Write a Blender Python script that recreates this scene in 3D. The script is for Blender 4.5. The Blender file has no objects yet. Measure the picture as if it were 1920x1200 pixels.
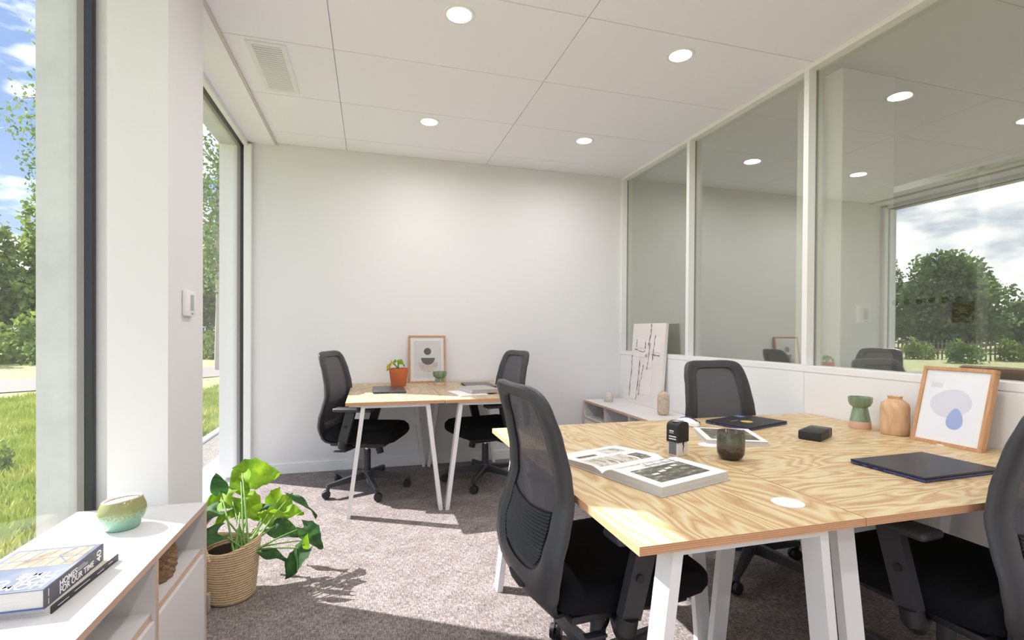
import bpy, bmesh, math, random
import numpy as np
from mathutils import Vector, Matrix
PI = math.pi
SC = bpy.context.scene
COL = SC.collection
random.seed(7)

# ------------------------------------------------------------------ camera
def make_camera():
    f, cy, yaw, pitch, roll = 926.38, 628.0, 0.279126, -0.0077332, 0.0061151
    F = Vector((math.sin(yaw)*math.cos(pitch), math.cos(yaw)*math.cos(pitch), math.sin(pitch)))
    R = Vector((math.cos(yaw), -math.sin(yaw), 0)); U = R.cross(F)
    R2 = R*math.cos(roll) + U*math.sin(roll); U2 = -R*math.sin(roll) + U*math.cos(roll)
    cd = bpy.data.cameras.new('camera'); co = bpy.data.objects.new('camera', cd); COL.objects.link(co)
    m = Matrix.Identity(4)
    for i in range(3):
        m[i][0] = R2[i]; m[i][1] = U2[i]; m[i][2] = -F[i]
    m[2][3] = 1.2
    co.matrix_world = m
    cd.sensor_width = 36; cd.lens = f/1920*36; cd.shift_y = (cy-600)/1920; cd.clip_start = .02; cd.clip_end = 500
    SC.camera = co
make_camera()

# ------------------------------------------------------------------ exposure, sky, sun
SC.view_settings.view_transform = 'Standard'; SC.view_settings.look = 'None'
SC.view_settings.exposure = 0.52; SC.view_settings.gamma = 1; SC.view_settings.use_curve_mapping = False

def lin(c):
    return tuple(((v/255)/12.92 if v/255 <= .04045 else ((v/255+.055)/1.055)**2.4) for v in c)

def make_world():
    w = bpy.data.worlds.new('sky'); SC.world = w; w.use_nodes = True
    nt = w.node_tree; nt.nodes.clear(); N = nt.nodes.new; L = nt.links.new
    tc = N('ShaderNodeTexCoord'); sep = N('ShaderNodeSeparateXYZ'); L(tc.outputs['Generated'], sep.inputs[0])
    ramp = N('ShaderNodeValToRGB'); L(sep.outputs['Z'], ramp.inputs[0])
    e = ramp.color_ramp.elements
    e[0].position = 0.0; e[0].color = (*lin((160, 178, 204)), 1)
    e[1].position = .75; e[1].color = (*lin((92, 120, 166)), 1)
    x = e.new(.28); x.color = (*lin((118, 143, 182)), 1)
    mp = N('ShaderNodeMapping'); mp.inputs['Scale'].default_value = (1.6, 1.6, 4.2); mp.inputs['Location'].default_value = (3.1, .4, .25)
    L(tc.outputs['Generated'], mp.inputs[0])
    nz = N('ShaderNodeTexNoise'); nz.inputs['Scale'].default_value = 2.0; nz.inputs['Detail'].default_value = 9; nz.inputs['Roughness'].default_value = .56
    L(mp.outputs[0], nz.inputs[0])
    cr = N('ShaderNodeValToRGB'); L(nz.outputs['Fac'], cr.inputs[0])
    cr.color_ramp.elements[0].position = .455; cr.color_ramp.elements[0].color = (0, 0, 0, 1)
    cr.color_ramp.elements[1].position = .57; cr.color_ramp.elements[1].color = (1, 1, 1, 1)
    mx = N('ShaderNodeMix'); mx.data_type = 'RGBA'; L(cr.outputs[0], mx.inputs[0]); L(ramp.outputs[0], mx.inputs[6])
    mx.inputs[7].default_value = (1.12, 1.12, 1.15, 1)
    bg = N('ShaderNodeBackground'); L(mx.outputs[2], bg.inputs[0]); bg.inputs[1].default_value = 1.55
    out = N('ShaderNodeOutputWorld'); L(bg.outputs[0], out.inputs[0])
make_world()
SUN_AZ, SUN_EL = math.radians(30.5), math.radians(42.35)
sd = bpy.data.lights.new('sun', 'SUN'); sd.energy = 8.3; sd.angle = .009; sd.color = (1, .98, .97)
so = bpy.data.objects.new('sun', sd); COL.objects.link(so)
sv = Vector((math.cos(SUN_AZ)*math.cos(SUN_EL), -math.sin(SUN_AZ)*math.cos(SUN_EL), -math.sin(SUN_EL)))
so.rotation_euler = sv.to_track_quat('-Z', 'Y').to_euler()
LAMP_W = 5.0     # each ceiling downlight

# ------------------------------------------------------------------ materials
MATS = {}
def nodes(name):
    m = bpy.data.materials.new(name); m.use_nodes = True; nt = m.node_tree
    b = nt.nodes['Principled BSDF']
    MATS[name] = m
    return m, nt, b
def pm(name, col, rough=.5, metal=0, bump=0, bscale=200, spec=None, sheen=0, trans=0):
    m, nt, b = nodes(name)
    b.inputs['Base Color'].default_value = (*lin(col), 1)
    b.inputs['Roughness'].default_value = rough; b.inputs['Metallic'].default_value = metal
    if spec is not None: b.inputs['Specular IOR Level'].default_value = spec
    if bump:
        nz = nt.nodes.new('ShaderNodeTexNoise'); nz.inputs['Scale'].default_value = bscale
        tc = nt.nodes.new('ShaderNodeTexCoord'); nt.links.new(tc.outputs['Object'], nz.inputs[0])
        bp = nt.nodes.new('ShaderNodeBump'); bp.inputs['Strength'].default_value = bump; bp.inputs['Distance'].default_value = .002
        nt.links.new(nz.outputs['Fac'], bp.inputs['Height']); nt.links.new(bp.outputs[0], b.inputs['Normal'])
    return m
def ramp_mat(name, build, stops, rough=.6, bump=0, bdist=.003):
    """build(nt) returns a socket with a value 0..1 that goes through a colour ramp"""
    m, nt, b = nodes(name)
    s = build(nt)
    r = nt.nodes.new('ShaderNodeValToRGB'); nt.links.new(s, r.inputs[0])
    el = r.color_ramp.elements
    while len(el) < len(stops): el.new(.5)
    for e, (p, c) in zip(el, stops): e.position = p; e.color = (*lin(c), 1)
    nt.links.new(r.outputs[0], b.inputs['Base Color']); b.inputs['Roughness'].default_value = rough
    if bump:
        bp = nt.nodes.new('ShaderNodeBump'); bp.inputs['Strength'].default_value = bump; bp.inputs['Distance'].default_value = bdist
        nt.links.new(s, bp.inputs['Height']); nt.links.new(bp.outputs[0], b.inputs['Normal'])
    return m
def noise(nt, scale, sc3=(1, 1, 1), detail=3, rough=.5, dist=0, rot=(0, 0, 0), loc=(0, 0, 0)):
    tc = nt.nodes.new('ShaderNodeTexCoord'); mp = nt.nodes.new('ShaderNodeMapping')
    mp.inputs['Scale'].default_value = sc3; mp.inputs['Rotation'].default_value = rot; mp.inputs['Location'].default_value = loc
    nt.links.new(tc.outputs['Object'], mp.inputs[0])
    nz = nt.nodes.new('ShaderNodeTexNoise'); nz.inputs['Scale'].default_value = scale
    nz.inputs['Detail'].default_value = detail; nz.inputs['Roughness'].default_value = rough; nz.inputs['Distortion'].default_value = dist
    nt.links.new(mp.outputs[0], nz.inputs[0])
    return nz.outputs['Fac']
def mth(nt, op, a, b=None, c=None):
    n = nt.nodes.new('ShaderNodeMath'); n.operation = op
    for i, v in enumerate((a, b, c)):
        if v is None: continue
        if isinstance(v, (int, float)): n.inputs[i].default_value = v
        else: nt.links.new(v, n.inputs[i])
    return n.outputs[0]
def coord(nt, axis):
    tc = nt.nodes.new('ShaderNodeTexCoord'); s = nt.nodes.new('ShaderNodeSeparateXYZ')
    nt.links.new(tc.outputs['Object'], s.inputs[0]); return s.outputs[axis]

WALL = pm('wall_paint', (232, 231, 232), .75, bump=.05, bscale=60)
CEIL = pm('ceiling_paint', (248, 247, 255), .85)
WHITE = pm('white_lacquer', (240, 240, 239), .4)
CABW = pm('cabinet_white', (223, 220, 219), .4)
WMETAL = pm('white_powder_coat', (238, 237, 238), .35)
BEIGE = pm('trim_beige', (214, 206, 198), .6)
DARKF = pm('dark_window_frame', (44, 47, 54), .4)
GREYF = pm('grey_gasket', (150, 145, 140), .6)
def carpet_b(nt):
    a = noise(nt, 1, (260, 36, 1), 2, .6); b = noise(nt, 1, (36, 260, 1), 2, .6, loc=(4, 2, 0)); c = noise(nt, 9, detail=3)
    f = noise(nt, 520, detail=1)
    s = mth(nt, 'ADD', mth(nt, 'MULTIPLY', a, .36), mth(nt, 'MULTIPLY', b, .36))
    s = mth(nt, 'ADD', s, mth(nt, 'MULTIPLY', f, .18))
    return mth(nt, 'ADD', s, mth(nt, 'MULTIPLY', c, .10))
CARPET = ramp_mat('carpet', carpet_b, [(.37, (66, 58, 56)), (.48, (113, 103, 100)), (.60, (178, 167, 164))], .95, bump=.5, bdist=.004)
def wood_b(gx, gy, off, sc=1.0):
    def f(nt):
        n = noise(nt, sc, (gx, gy, 3), 3, .5, .35, loc=(off, off*.7, 0))
        big = mth(nt, 'MULTIPLY', n, 34)
        pp = mth(nt, 'PINGPONG', big, 1.0)
        fine = noise(nt, 1, (gx*28, gy*28, 5), 3, .6)
        return mth(nt, 'ADD', mth(nt, 'MULTIPLY', pp, .8), mth(nt, 'MULTIPLY', fine, .2))
    return f
PLY = [(.0, (168, 132, 92)), (.2, (197, 163, 118)), (.45, (205, 176, 132)), (.62, (212, 191, 148)), (1., (218, 203, 166))]
WOOD_Y = ramp_mat('pine_plywood_grain_lengthwise', wood_b(4.6, 1.15, 2.0), PLY, .38)
WOOD_X = ramp_mat('pine_plywood_grain_crosswise', wood_b(1.3, 5.2, 9.0), PLY, .38)
WOOD_F = ramp_mat('pine_plywood_pale', wood_b(4.6, 1.15, 5.0), [(0, (168, 142, 112)), (.4, (190, 166, 134)), (1, (204, 186, 156))], .42)
def edge_b(nt):
    z = coord(nt, 'Z'); z = mth(nt, 'PINGPONG', mth(nt, 'MULTIPLY', z, 420), 1)
    n = noise(nt, 1, (6, 6, 200), 3)
    return mth(nt, 'ADD', mth(nt, 'MULTIPLY', z, .55), mth(nt, 'MULTIPLY', n, .45))
EDGE = ramp_mat('plywood_edge', edge_b, [(.15, (182, 128, 92)), (.5, (208, 156, 116)), (.85, (226, 184, 146))], .55)
CABEDGE = ramp_mat('birch_edge', lambda nt: noise(nt, 1, (8, 8, 8), 3), [(.3, (196, 164, 142)), (.7, (212, 182, 160))], .55)
OAK = ramp_mat('oak_frame', lambda nt: noise(nt, 1, (90, 90, 10), 4, .6), [(.3, (176, 128, 88)), (.7, (206, 160, 118))], .5)
TURNED = ramp_mat('turned_pale_wood', lambda nt: mth(nt, 'PINGPONG', mth(nt, 'MULTIPLY', noise(nt, 1, (11, 11, 3), 3, .5, .5), 9), 1),
                  [(0, (206, 164, 124)), (.5, (216, 178, 138)), (1, (224, 188, 150))], .5)
STONEW = ramp_mat('weathered_wood', lambda nt: noise(nt, 1, (30, 30, 90), 4, .7), [(.3, (168, 146, 126)), (.5, (198, 178, 158)), (.7, (212, 196, 178))], .7)
CREAMV = ramp_mat('cream_ceramic', lambda nt: noise(nt, 90, detail=2), [(.35, (190, 180, 168)), (.6, (214, 206, 196))], .6)
BLK = pm('black_plastic', (56, 56, 60), .42)
BLK2 = pm('black_matte_plastic', (34, 34, 37), .5)
FAB = pm('black_fabric', (20, 20, 23), .95, bump=.35, bscale=900, spec=.2)
CHROME = pm('chrome', (200, 200, 205), .2, 1)
def mesh_mat():
    m, nt, b = nodes('black_mesh_weave'); N = nt.nodes.new; L = nt.links.new
    b.inputs['Base Color'].default_value = (*lin((80, 76, 82)), 1); b.inputs['Roughness'].default_value = .7
    y, z = coord(nt, 'Y'), coord(nt, 'Z')
    a = mth(nt, 'PINGPONG', mth(nt, 'MULTIPLY', y, 620), 1); c = mth(nt, 'PINGPONG', mth(nt, 'MULTIPLY', z, 620), 1)
    hole = mth(nt, 'MULTIPLY', mth(nt, 'GREATER_THAN', a, .80), mth(nt, 'GREATER_THAN', c, .76))
    t = N('ShaderNodeBsdfTransparent'); mx = N('ShaderNodeMixShader'); L(hole, mx.inputs[0]); L(b.outputs[0], mx.inputs[1]); L(t.outputs[0], mx.inputs[2])
    L(mx.outputs[0], nt.nodes['Material Output'].inputs[0])
    return m
MESHM = mesh_mat()
def glass_mat(name, refl, grazing, gcol, tcol):
    m, nt, b = nodes(name); N = nt.nodes.new; L = nt.links.new; nt.nodes.remove(b)
    t = N('ShaderNodeBsdfTransparent'); t.inputs[0].default_value = (*tcol, 1)
    g = N('ShaderNodeBsdfGlossy'); g.inputs[0].default_value = (*gcol, 1); g.inputs['Roughness'].default_value = 0
    lw = N('ShaderNodeLayerWeight'); lw.inputs[0].default_value = .5
    f = mth(nt, 'ADD', mth(nt, 'MULTIPLY', mth(nt, 'POWER', lw.outputs['Facing'], 4), grazing), refl)
    mx = N('ShaderNodeMixShader'); L(f, mx.inputs[0]); L(t.outputs[0], mx.inputs[1]); L(g.outputs[0], mx.inputs[2])
    L(mx.outputs[0], nt.nodes['Material Output'].inputs[0])
    return m
WGLASS = glass_mat('window_glass', .03, .25, (1, 1, 1), (.985, .985, .985))
PGLASS = glass_mat('partition_glass', .32, .3, (.96, .97, .93), (.965, .985, .94))
CONC = ramp_mat('pale_concrete', lambda nt: noise(nt, 5, detail=6, rough=.65), [(.3, (196, 198, 198)), (.7, (216, 217, 216))], .85, bump=.15)
GRAVEL = ramp_mat('gravel', lambda nt: noise(nt, 60, detail=3, rough=.8), [(.35, (96, 90, 82)), (.5, (142, 136, 128)), (.65, (180, 174, 166))], .9, bump=1, bdist=.02)
GRASS = ramp_mat('grass_ground', lambda nt: noise(nt, 3.2, detail=8, rough=.75), [(.3, (116, 122, 74)), (.5, (156, 158, 104)), (.7, (190, 186, 136))], .95, bump=.8, bdist=.05)
BLADE = ramp_mat('grass_blades', lambda nt: noise(nt, 1.5, detail=4, rough=.7), [(.3, (120, 146, 50)), (.5, (166, 180, 78)), (.7, (208, 204, 128))], .8)
PATHM = ramp_mat('path_grit', lambda nt: noise(nt, 30, detail=4, rough=.8), [(.3, (116, 108, 102)), (.7, (146, 136, 130))], .95)
def foliage(name, c0, c1, c2, scale=1.2):
    m = ramp_mat(name, lambda nt: noise(nt, scale, detail=5, rough=.7), [(.32, c0), (.5, c1), (.68, c2)], .7)
    nt = m.node_tree; b = nt.nodes['Principled BSDF']
    tr = nt.nodes.new('ShaderNodeBsdfTranslucent'); mx = nt.nodes.new('ShaderNodeMixShader'); mx.inputs[0].default_value = .35
    src = b.inputs['Base Color'].links[0].from_socket
    nt.links.new(src, tr.inputs[0]); nt.links.new(b.outputs[0], mx.inputs[1]); nt.links.new(tr.outputs[0], mx.inputs[2])
    nt.links.new(mx.outputs[0], nt.nodes['Material Output'].inputs[0])
    return m
LEAF_T = foliage('tree_foliage', (70, 92, 40), (124, 146, 66), (176, 188, 96))
LEAF_D = foliage('dense_tree_foliage', (74, 96, 60), (110, 134, 80), (146, 164, 100))
LEAF_B = foliage('birch_foliage', (60, 84, 44), (104, 130, 66), (152, 170, 96))
LEAF_P = foliage('monstera_leaf_backlit', (96, 144, 40), (132, 176, 38), (170, 204, 52), 14)  # lime glow of sun shining through the leaves, put into the colour
LEAF_PD = foliage('monstera_leaf_shaded', (40, 78, 40), (58, 98, 50), (80, 124, 60), 14)  # darker copy for leaves the sun does not shine through, shade in the colour
LEAF_Y = foliage('yellowing_leaf', (120, 150, 44), (196, 184, 60), (222, 176, 60), 30)
BARK = ramp_mat('bark', lambda nt: noise(nt, 6, detail=4), [(.3, (82, 76, 66)), (.7, (132, 124, 110))], .95)
STEM = pm('plant_stem', (108, 150, 66), .5)
SOIL = pm('soil', (48, 36, 28), 1, bump=1, bscale=120)
def basket_b(nt):
    z = mth(nt, 'PINGPONG', mth(nt, 'MULTIPLY', coord(nt, 'Z'), 190), 1)
    n = noise(nt, 1, (60, 60, 160), 3, .6)
    return mth(nt, 'ADD', mth(nt, 'MULTIPLY', z, .45), mth(nt, 'MULTIPLY', n, .55))
BASKET = ramp_mat('woven_seagrass', basket_b, [(.2, (164, 130, 94)), (.42, (214, 184, 146)), (.8, (236, 212, 178))], .85, bump=.9, bdist=.006)
ROPE = ramp_mat('rough_rope_weave', lambda nt: noise(nt, 1, (60, 60, 240), 4, .7, 1.0), [(.3, (120, 88, 60)), (.5, (176, 138, 100)), (.7, (208, 172, 132))], .9, bump=1, bdist=.01)
TERRA = pm('terracotta', (205, 112, 66), .7, bump=.1, bscale=80)
GREENC = ramp_mat('sage_glaze', lambda nt: noise(nt, 1, (60, 60, 6), 3), [(.35, (110, 132, 104)), (.65, (142, 162, 132))], .18)
PINKC = pm('raw_clay', (214, 176, 148), .8)
BOWLG = ramp_mat('speckled_green_glaze', lambda nt: mth(nt, 'ADD', mth(nt, 'MULTIPLY', coord(nt, 'Z'), 6.6), mth(nt, 'MULTIPLY', mth(nt, 'SUBTRACT', noise(nt, 160, detail=3), .5), .55)),
                 [(.16, (140, 184, 162)), (.28, (146, 180, 150)), (.36, (140, 150, 104)), (.6, (150, 148, 96))], .15)
MUGG = ramp_mat('reactive_glaze', lambda nt: mth(nt, 'ADD', mth(nt, 'MULTIPLY', coord(nt, 'Z'), 9), mth(nt, 'MULTIPLY', mth(nt, 'SUBTRACT', noise(nt, 1, (30, 30, 60), 4, .6, 1), .5), .7)),
                [(.0, (52, 40, 38)), (.28, (62, 48, 46)), (.36, (84, 80, 68)), (.62, (102, 98, 82)), (.75, (84, 92, 76)), (.95, (92, 66, 54))], .15)
WAX = pm('candle_wax', (242, 240, 238), .5)
PAPER = pm('paper', (232, 231, 230), .7)
def pages_b(nt):
    return mth(nt, 'ADD', mth(nt, 'MULTIPLY', mth(nt, 'PINGPONG', mth(nt, 'MULTIPLY', coord(nt, 'Z'), 900), 1), .4), mth(nt, 'MULTIPLY', noise(nt, 1, (4, 4, 900), 2), .6))
PAGES = ramp_mat('page_edges', pages_b, [(.2, (178, 176, 172)), (.8, (232, 230, 227))], .8)
LAPD = pm('dark_laptop_metal', (58, 60, 70), .38, .6)
LAPB = pm('navy_laptop_edge', (84, 90, 146), .35, .7)
LAPG = pm('grey_laptop_metal', (104, 106, 110), .35, .7)
PORTM = pm('port_black', (12, 12, 14), .5)
GREY = pm('mid_grey_print', (98, 96, 94), .8)
def emis(name, col, s):
    m, nt, b = nodes(name); b.inputs['Base Color'].default_value = (*lin(col), 1)
    b.inputs['Emission Color'].default_value = (*lin(col), 1); b.inputs['Emission Strength'].default_value = s
    return m
LAMPM = emis('lamp_diffuser', (255, 240, 222), 1.9)
LAMPD = emis('dim_lamp_diffuser', (255, 214, 184), 1.2)

# ------------------------------------------------------------------ mesh helpers
class MB:
    def __init__(s): s.bm = bmesh.new(); s.mats = []
    def mi(s, m):
        if m is None: return 0
        if m not in s.mats: s.mats.append(m)
        return s.mats.index(m)
    def _fin(s, faces, m):
        k = s.mi(m)
        for f in faces: f.material_index = k
    def box(s, x0, x1, y0, y1, z0, z1, m=None, bev=0, seg=2, M=None):
        r = bmesh.ops.create_cube(s.bm, size=1)
        vs = r['verts']
        bmesh.ops.scale(s.bm, vec=(abs(x1-x0), abs(y1-y0), abs(z1-z0)), verts=vs)
        bmesh.ops.translate(s.bm, vec=((x0+x1)/2, (y0+y1)/2, (z0+z1)/2), verts=vs)
        fs = set(f for v in vs for f in v.link_faces)
        if bev:
            es = list(set(e for v in vs for e in v.link_edges))
            r = bmesh.ops.bevel(s.bm, geom=es, offset=bev, segments=seg, affect='EDGES', profile=.5)
            fs = set(r['faces']) | set(f for f in fs if f.is_valid)
            vs = list(set(v for f in fs for v in f.verts))
        if M is not None: bmesh.ops.transform(s.bm, matrix=M, verts=vs)
        s._fin(fs, m); return list(fs)
    def ring_loft(s, rings, m=None, cap0=True, cap1=True, closed=True):
        R = [[s.bm.verts.new(p) for p in r] for r in rings]; fs = []
        n = len(R[0])
        for a, b in zip(R[:-1], R[1:]):
            for i in range(n if closed else n-1):
                j = (i+1) % n
                try: fs.append(s.bm.faces.new((a[i], a[j], b[j], b[i])))
                except ValueError: pass
        if cap0 and closed: fs.append(s.bm.faces.new(list(reversed(R[0]))))
        if cap1 and closed: fs.append(s.bm.faces.new(R[-1]))
        s._fin(fs, m); return fs
    def cyl(s, p0, p1, r0, r1=None, seg=20, m=None, cap=True):
        r1 = r0 if r1 is None else r1
        p0, p1 = Vector(p0), Vector(p1); d = (p1-p0).normalized()
        a = d.orthogonal().normalized(); b = d.cross(a)
        rings = [[p+(a*math.cos(t)+b*math.sin(t))*r for t in [2*PI*i/seg for i in range(seg)]] for p, r in ((p0, r0), (p1, r1))]
        return s.ring_loft(rings, m, cap, cap)
    def tube(s, pts, rad, seg=10, m=None, flat=None):
        pts = [Vector(p) for p in pts]; n = len(pts)
        rad = [rad]*n if isinstance(rad, (int, float)) else rad
        rings = []; up = None
        for i, p in enumerate(pts):
            d = (pts[min(i+1, n-1)]-pts[max(i-1, 0)]).normalized()
            if up is None: up = d.orthogonal().normalized()
            up = (up-d*up.dot(d)).normalized(); b = d.cross(up)
            rings.append([p+(up*math.cos(t)+b*math.sin(t))*rad[i] for t in [2*PI*k/seg for k in range(seg)]])
        return s.ring_loft(rings, m)
    def lathe(s, prof, seg=40, m=None, mats=None, c=(0, 0, 0), open_top=False):
        rings = [[(c[0]+max(r, .0001)*math.cos(t), c[1]+max(r, .0001)*math.sin(t), c[2]+z) for t in [2*PI*k/seg for k in range(seg)]] for r, z in prof]
        fs = s.ring_loft(rings, m, True, True)
        if mats:
            for i, mm in enumerate(mats): s._fin(fs[i*seg:(i+1)*seg], mm)
        return fs
    def prism(s, poly, y0, y1, m=None, M=None):
        """poly in (x,z), extruded along y"""
        rings = [[(x, y, z) for x, z in poly] for y in (y0, y1)]
        fs = s.ring_loft(rings, m)
        if M is not None:
            bmesh.ops.transform(s.bm, matrix=M, verts=list(set(v for f in fs for v in f.verts)))
        return fs
    def bar(s, p0, p1, w, h, side, m=None, w1=None, h1=None):
        """rectangular bar from p0 to p1; side = direction of the width w"""
        p0, p1 = Vector(p0), Vector(p1); d = (p1-p0).normalized(); a = Vector(side); a = (a-d*a.dot(d)).normalized(); b = d.cross(a)
        w1 = w if w1 is None else w1; h1 = h if h1 is None else h1
        return s.ring_loft([[p+a*sx*ww/2+b*sy*hh/2 for sx, sy in ((-1, -1), (1, -1), (1, 1), (-1, 1))] for p, ww, hh in ((p0, w, h), (p1, w1, h1))], m)
    def grid(s, fn, nu, nv, m=None):
        V = [[s.bm.verts.new(fn(i/nu, j/nv)) for j in range(nv+1)] for i in range(nu+1)]; fs = []
        for i in range(nu):
            for j in range(nv): fs.append(s.bm.faces.new((V[i][j], V[i+1][j], V[i+1][j+1], V[i][j+1])))
        s._fin(fs, m); return fs
    def build(s, name, mat=None, parent=None, smooth=True, ang=35, loc=None):
        bm = s.bm
        if mat is not None and not s.mats: s.mats = [mat]
        elif mat is not None and mat not in s.mats: s.mats.append(mat)
        bmesh.ops.recalc_face_normals(bm, faces=bm.faces[:])
        if smooth:
            for f in bm.faces: f.smooth = True
            a = math.radians(ang)
            for e in bm.edges:
                if len(e.link_faces) == 2 and e.calc_face_angle(0) > a: e.smooth = False
        me = bpy.data.meshes.new(name); bm.to_mesh(me); bm.free()
        for mm in s.mats: me.materials.append(mm)
        o = bpy.data.objects.new(name, me); COL.objects.link(o)
        if parent is not None: o.parent = parent
        if loc is not None: o.location = loc
        return o
def tag(o, label=None, cat=None, group=None, kind=None):
    for k, v in (('label', label), ('category', cat), ('group', group), ('kind', kind)):
        if v: o[k] = v
    return o
def empty(name, loc=(0, 0, 0), rz=0, label=None, cat=None, group=None):
    o = bpy.data.objects.new(name, None); COL.objects.link(o); o.location = loc; o.rotation_euler = (0, 0, rz); o.empty_display_size = .05
    return tag(o, label, cat, group)
def copy_tree(o, parent=None):
    c = o.copy(); COL.objects.link(c)
    if parent is not None: c.parent = parent
    for ch in [x for x in bpy.data.objects if x.parent == o]: copy_tree(ch, c)
    return c
def struct(name, mb, mat=None, parent=None, label=None, smooth=False):
    o = mb.build(name, mat, parent, smooth=smooth)
    if parent is None: o['kind'] = 'structure'
    if label: o['label'] = label
    return o
def sbox(name, *a, mat=WALL, bev=0, parent=None):
    b = MB(); b.box(*a, bev=bev); return struct(name, b, mat, parent)
def text_mesh(name, s, size, mat, parent, M, ext=.0003, align='LEFT'):
    cu = bpy.data.curves.new(name, 'FONT'); cu.body = s; cu.size = size; cu.extrude = ext; cu.offset = size*.010; cu.align_x = align
    ob = bpy.data.objects.new(name, cu); COL.objects.link(ob)
    dg = bpy.context.evaluated_depsgraph_get(); dg.update()
    me = bpy.data.meshes.new_from_object(ob.evaluated_get(dg)); bpy.data.objects.remove(ob)
    me.materials.clear(); me.materials.append(mat)
    o = bpy.data.objects.new(name, me); COL.objects.link(o); o.parent = parent; o.matrix_local = M
    return o

# ------------------------------------------------------------------ the room
XG, XL, XR, YB, YN, HC = -1.0, -1.17, 2.41, 4.47, -2.6, 2.737
PX = 7.4                                     # far side of the neighbouring office
sbox('floor', XG-.02, XR+.02, YN, YB, -.1, 0, mat=CARPET)
sbox('floor_adjacent_office', XR+.02, PX, YN, YB, -.1, 0, mat=CARPET)
def ceiling():
    b = MB(); b.box(XL, XR+.1, YN-.1, YB+.15, HC+.012, HC+.3, CEIL)
    xs = [-.76+.012, -.20, 1.02, XR]; ys = [YN, -1.03, -.38, .275, .93, 1.585, 2.235, 2.885, 3.54, 4.2, YB]
    g = .0022
    for i in range(3):
        for j in range(len(ys)-1):
            b.box(xs[i]+g, xs[i+1]-g, ys[j]+g, ys[j+1]-g, HC, HC+.012, CEIL)
    struct('ceiling', b, CEIL)
    b = MB(); b.box(XG-.16, -.76, YN, YB, HC-.018, HC+.02, CEIL); struct('trim_1', b, CEIL)
    b = MB(); b.box(-.76, -.745, YN, YB, HC-.014, HC+.004, BEIGE); struct('trim_2', b, BEIGE)
    b = MB(); b.box(XR+.1, PX, YN, YB, HC, HC+.3, CEIL)
    struct('ceiling_adjacent_office', b, CEIL)
ceiling()
sbox('wall_back', XL, PX, YB, YB+.12, 0, HC+.3)
sbox('wall_near', XL, PX, YN-.12, YN, 0, HC+.3)
b = MB(); b.box(-.93, 1.975, YB-.012, YB, 0, .088, bev=.003); struct('baseboard_back', b, WHITE)
# left wall: concrete outside, white inside
Y1A, Y1B, Y2A, Y2B, ZH = -1.7, 2.205, 2.75, 4.58, 2.69
def left_wall():
    b = MB()
    b.box(XL, XG-.03, YN-.12, Y1A, -.2, 3.2, CONC); b.box(XL, XG-.03, Y1B, Y2A, -.2, 3.2, CONC); b.box(XL, XG-.03, Y2B, 6.5, -.2, 3.2, CONC)
    b.box(XL, XG-.03, Y1A, Y1B, ZH, 3.2, CONC); b.box(XL, XG-.03, Y2A, Y2B, ZH, 3.2, CONC)
    struct('wall_left', b, CONC)
    b = MB(); b.box(XG-.03, XG+.015, YN, Y1A, 0, HC); b.box(XG-.03, -.90, Y1B+.005, Y2A-.06, 0, HC-.01)
    struct('wall_left_lining', b, WALL)
    sbox('wall_left_column', -.90, -.712, 2.085, 2.475, 0, HC+.01)
    b = MB(); b.box(XG+.015, XG+.07, YB-.045, YB, 0, ZH+.01, bev=.003); b.box(XG+.015, XG+.045, Y2A, YB-.045, ZH-.01, ZH+.03, bev=.003)
    struct('trim_3', b, WHITE)
left_wall()
def window(name, ya, yb):
    b = MB(); w = .022; x0, x1 = XG-.014, XG+.015
    b.box(x0, x1, ya, ya+w, 0, ZH+.02, bev=.004); b.box(x0, x1, yb-w, yb, 0, ZH+.02, bev=.004)
    b.box(x0, x1, ya+w, yb-w, ZH-.012, ZH+.02, bev=.004); b.box(x0, x1, ya+w, yb-w, 0, .03, bev=.004)
    o = struct(name, b, DARKF)
    b = MB(); b.box(x0-.022, x0, ya, ya+w, .0, ZH); b.box(x0-.022, x0, yb-w, yb, .0, ZH); b.box(x0-.022, x0, ya+w, yb-w, ZH-.010, ZH+.01)
    b.build('gasket', GREYF, o, smooth=False)
    b = MB(); b.box(XG-.024, XG-.016, ya+w, yb-w, .03, ZH-.012); b.build('glass_pane', WGLASS, o, smooth=False)
window('window_1', Y1A, Y1B); window('window_2', Y2A, YB)
sbox('window_sill_outside', XL-.25, XG-.05, 3.0, 6.5, -.16, -.03, mat=CONC)
# glazed partition on the right
def partition():
    ZS = 1.012; d = .055
    b = MB()
    for a, c in ((YN, -1.8), (-1.8, -.9), (-.9, .0), (.0, 1.13), (1.13, 2.2755), (2.2785, 3.38), (3.383, YB)):
        b.box(XR, XR+.09, a+.0015, c-.0015, 0, ZS-.04)
    b.box(XR+.004, XR+.086, YN, YB, 0, ZS-.035)
    struct('wall_right', b, WHITE)
    b = MB(); b.box(XR-.001, XR+.1, YN, YB, ZS-.036, ZS, bev=.002); b.box(XR-.001, XR+.1, YN, YB, HC-.028, HC+.01)
    for y in (YN+.02, -.0, 2.28, 3.383, YB-.014): b.box(XR-.001, XR+.1, y-.017, y+.017, ZS, HC-.028)
    struct('window_3', b, WHITE)
    fr = bpy.data.objects['window_3']
    for a, c in ((YN+.04, -.02), (.02, 2.262), (2.298, 3.366), (3.4, YB-.03)):
        b = MB(); b.box(XR+d, XR+d+.006, a, c, ZS, HC-.028); b.build('glass_pane', PGLASS, fr, smooth=False)
        b = MB()
        for y in (a, c): b.box(XR+d-.004, XR+d+.010, y-.003, y+.003, ZS, HC-.028)
        b.build('gasket', GREYF, fr, smooth=False)
    b = MB(); b.box(XR-.012, XR, YN, 2.6, 0, .088, bev=.003); struct('baseboard_right', b, WHITE)
partition()
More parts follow.
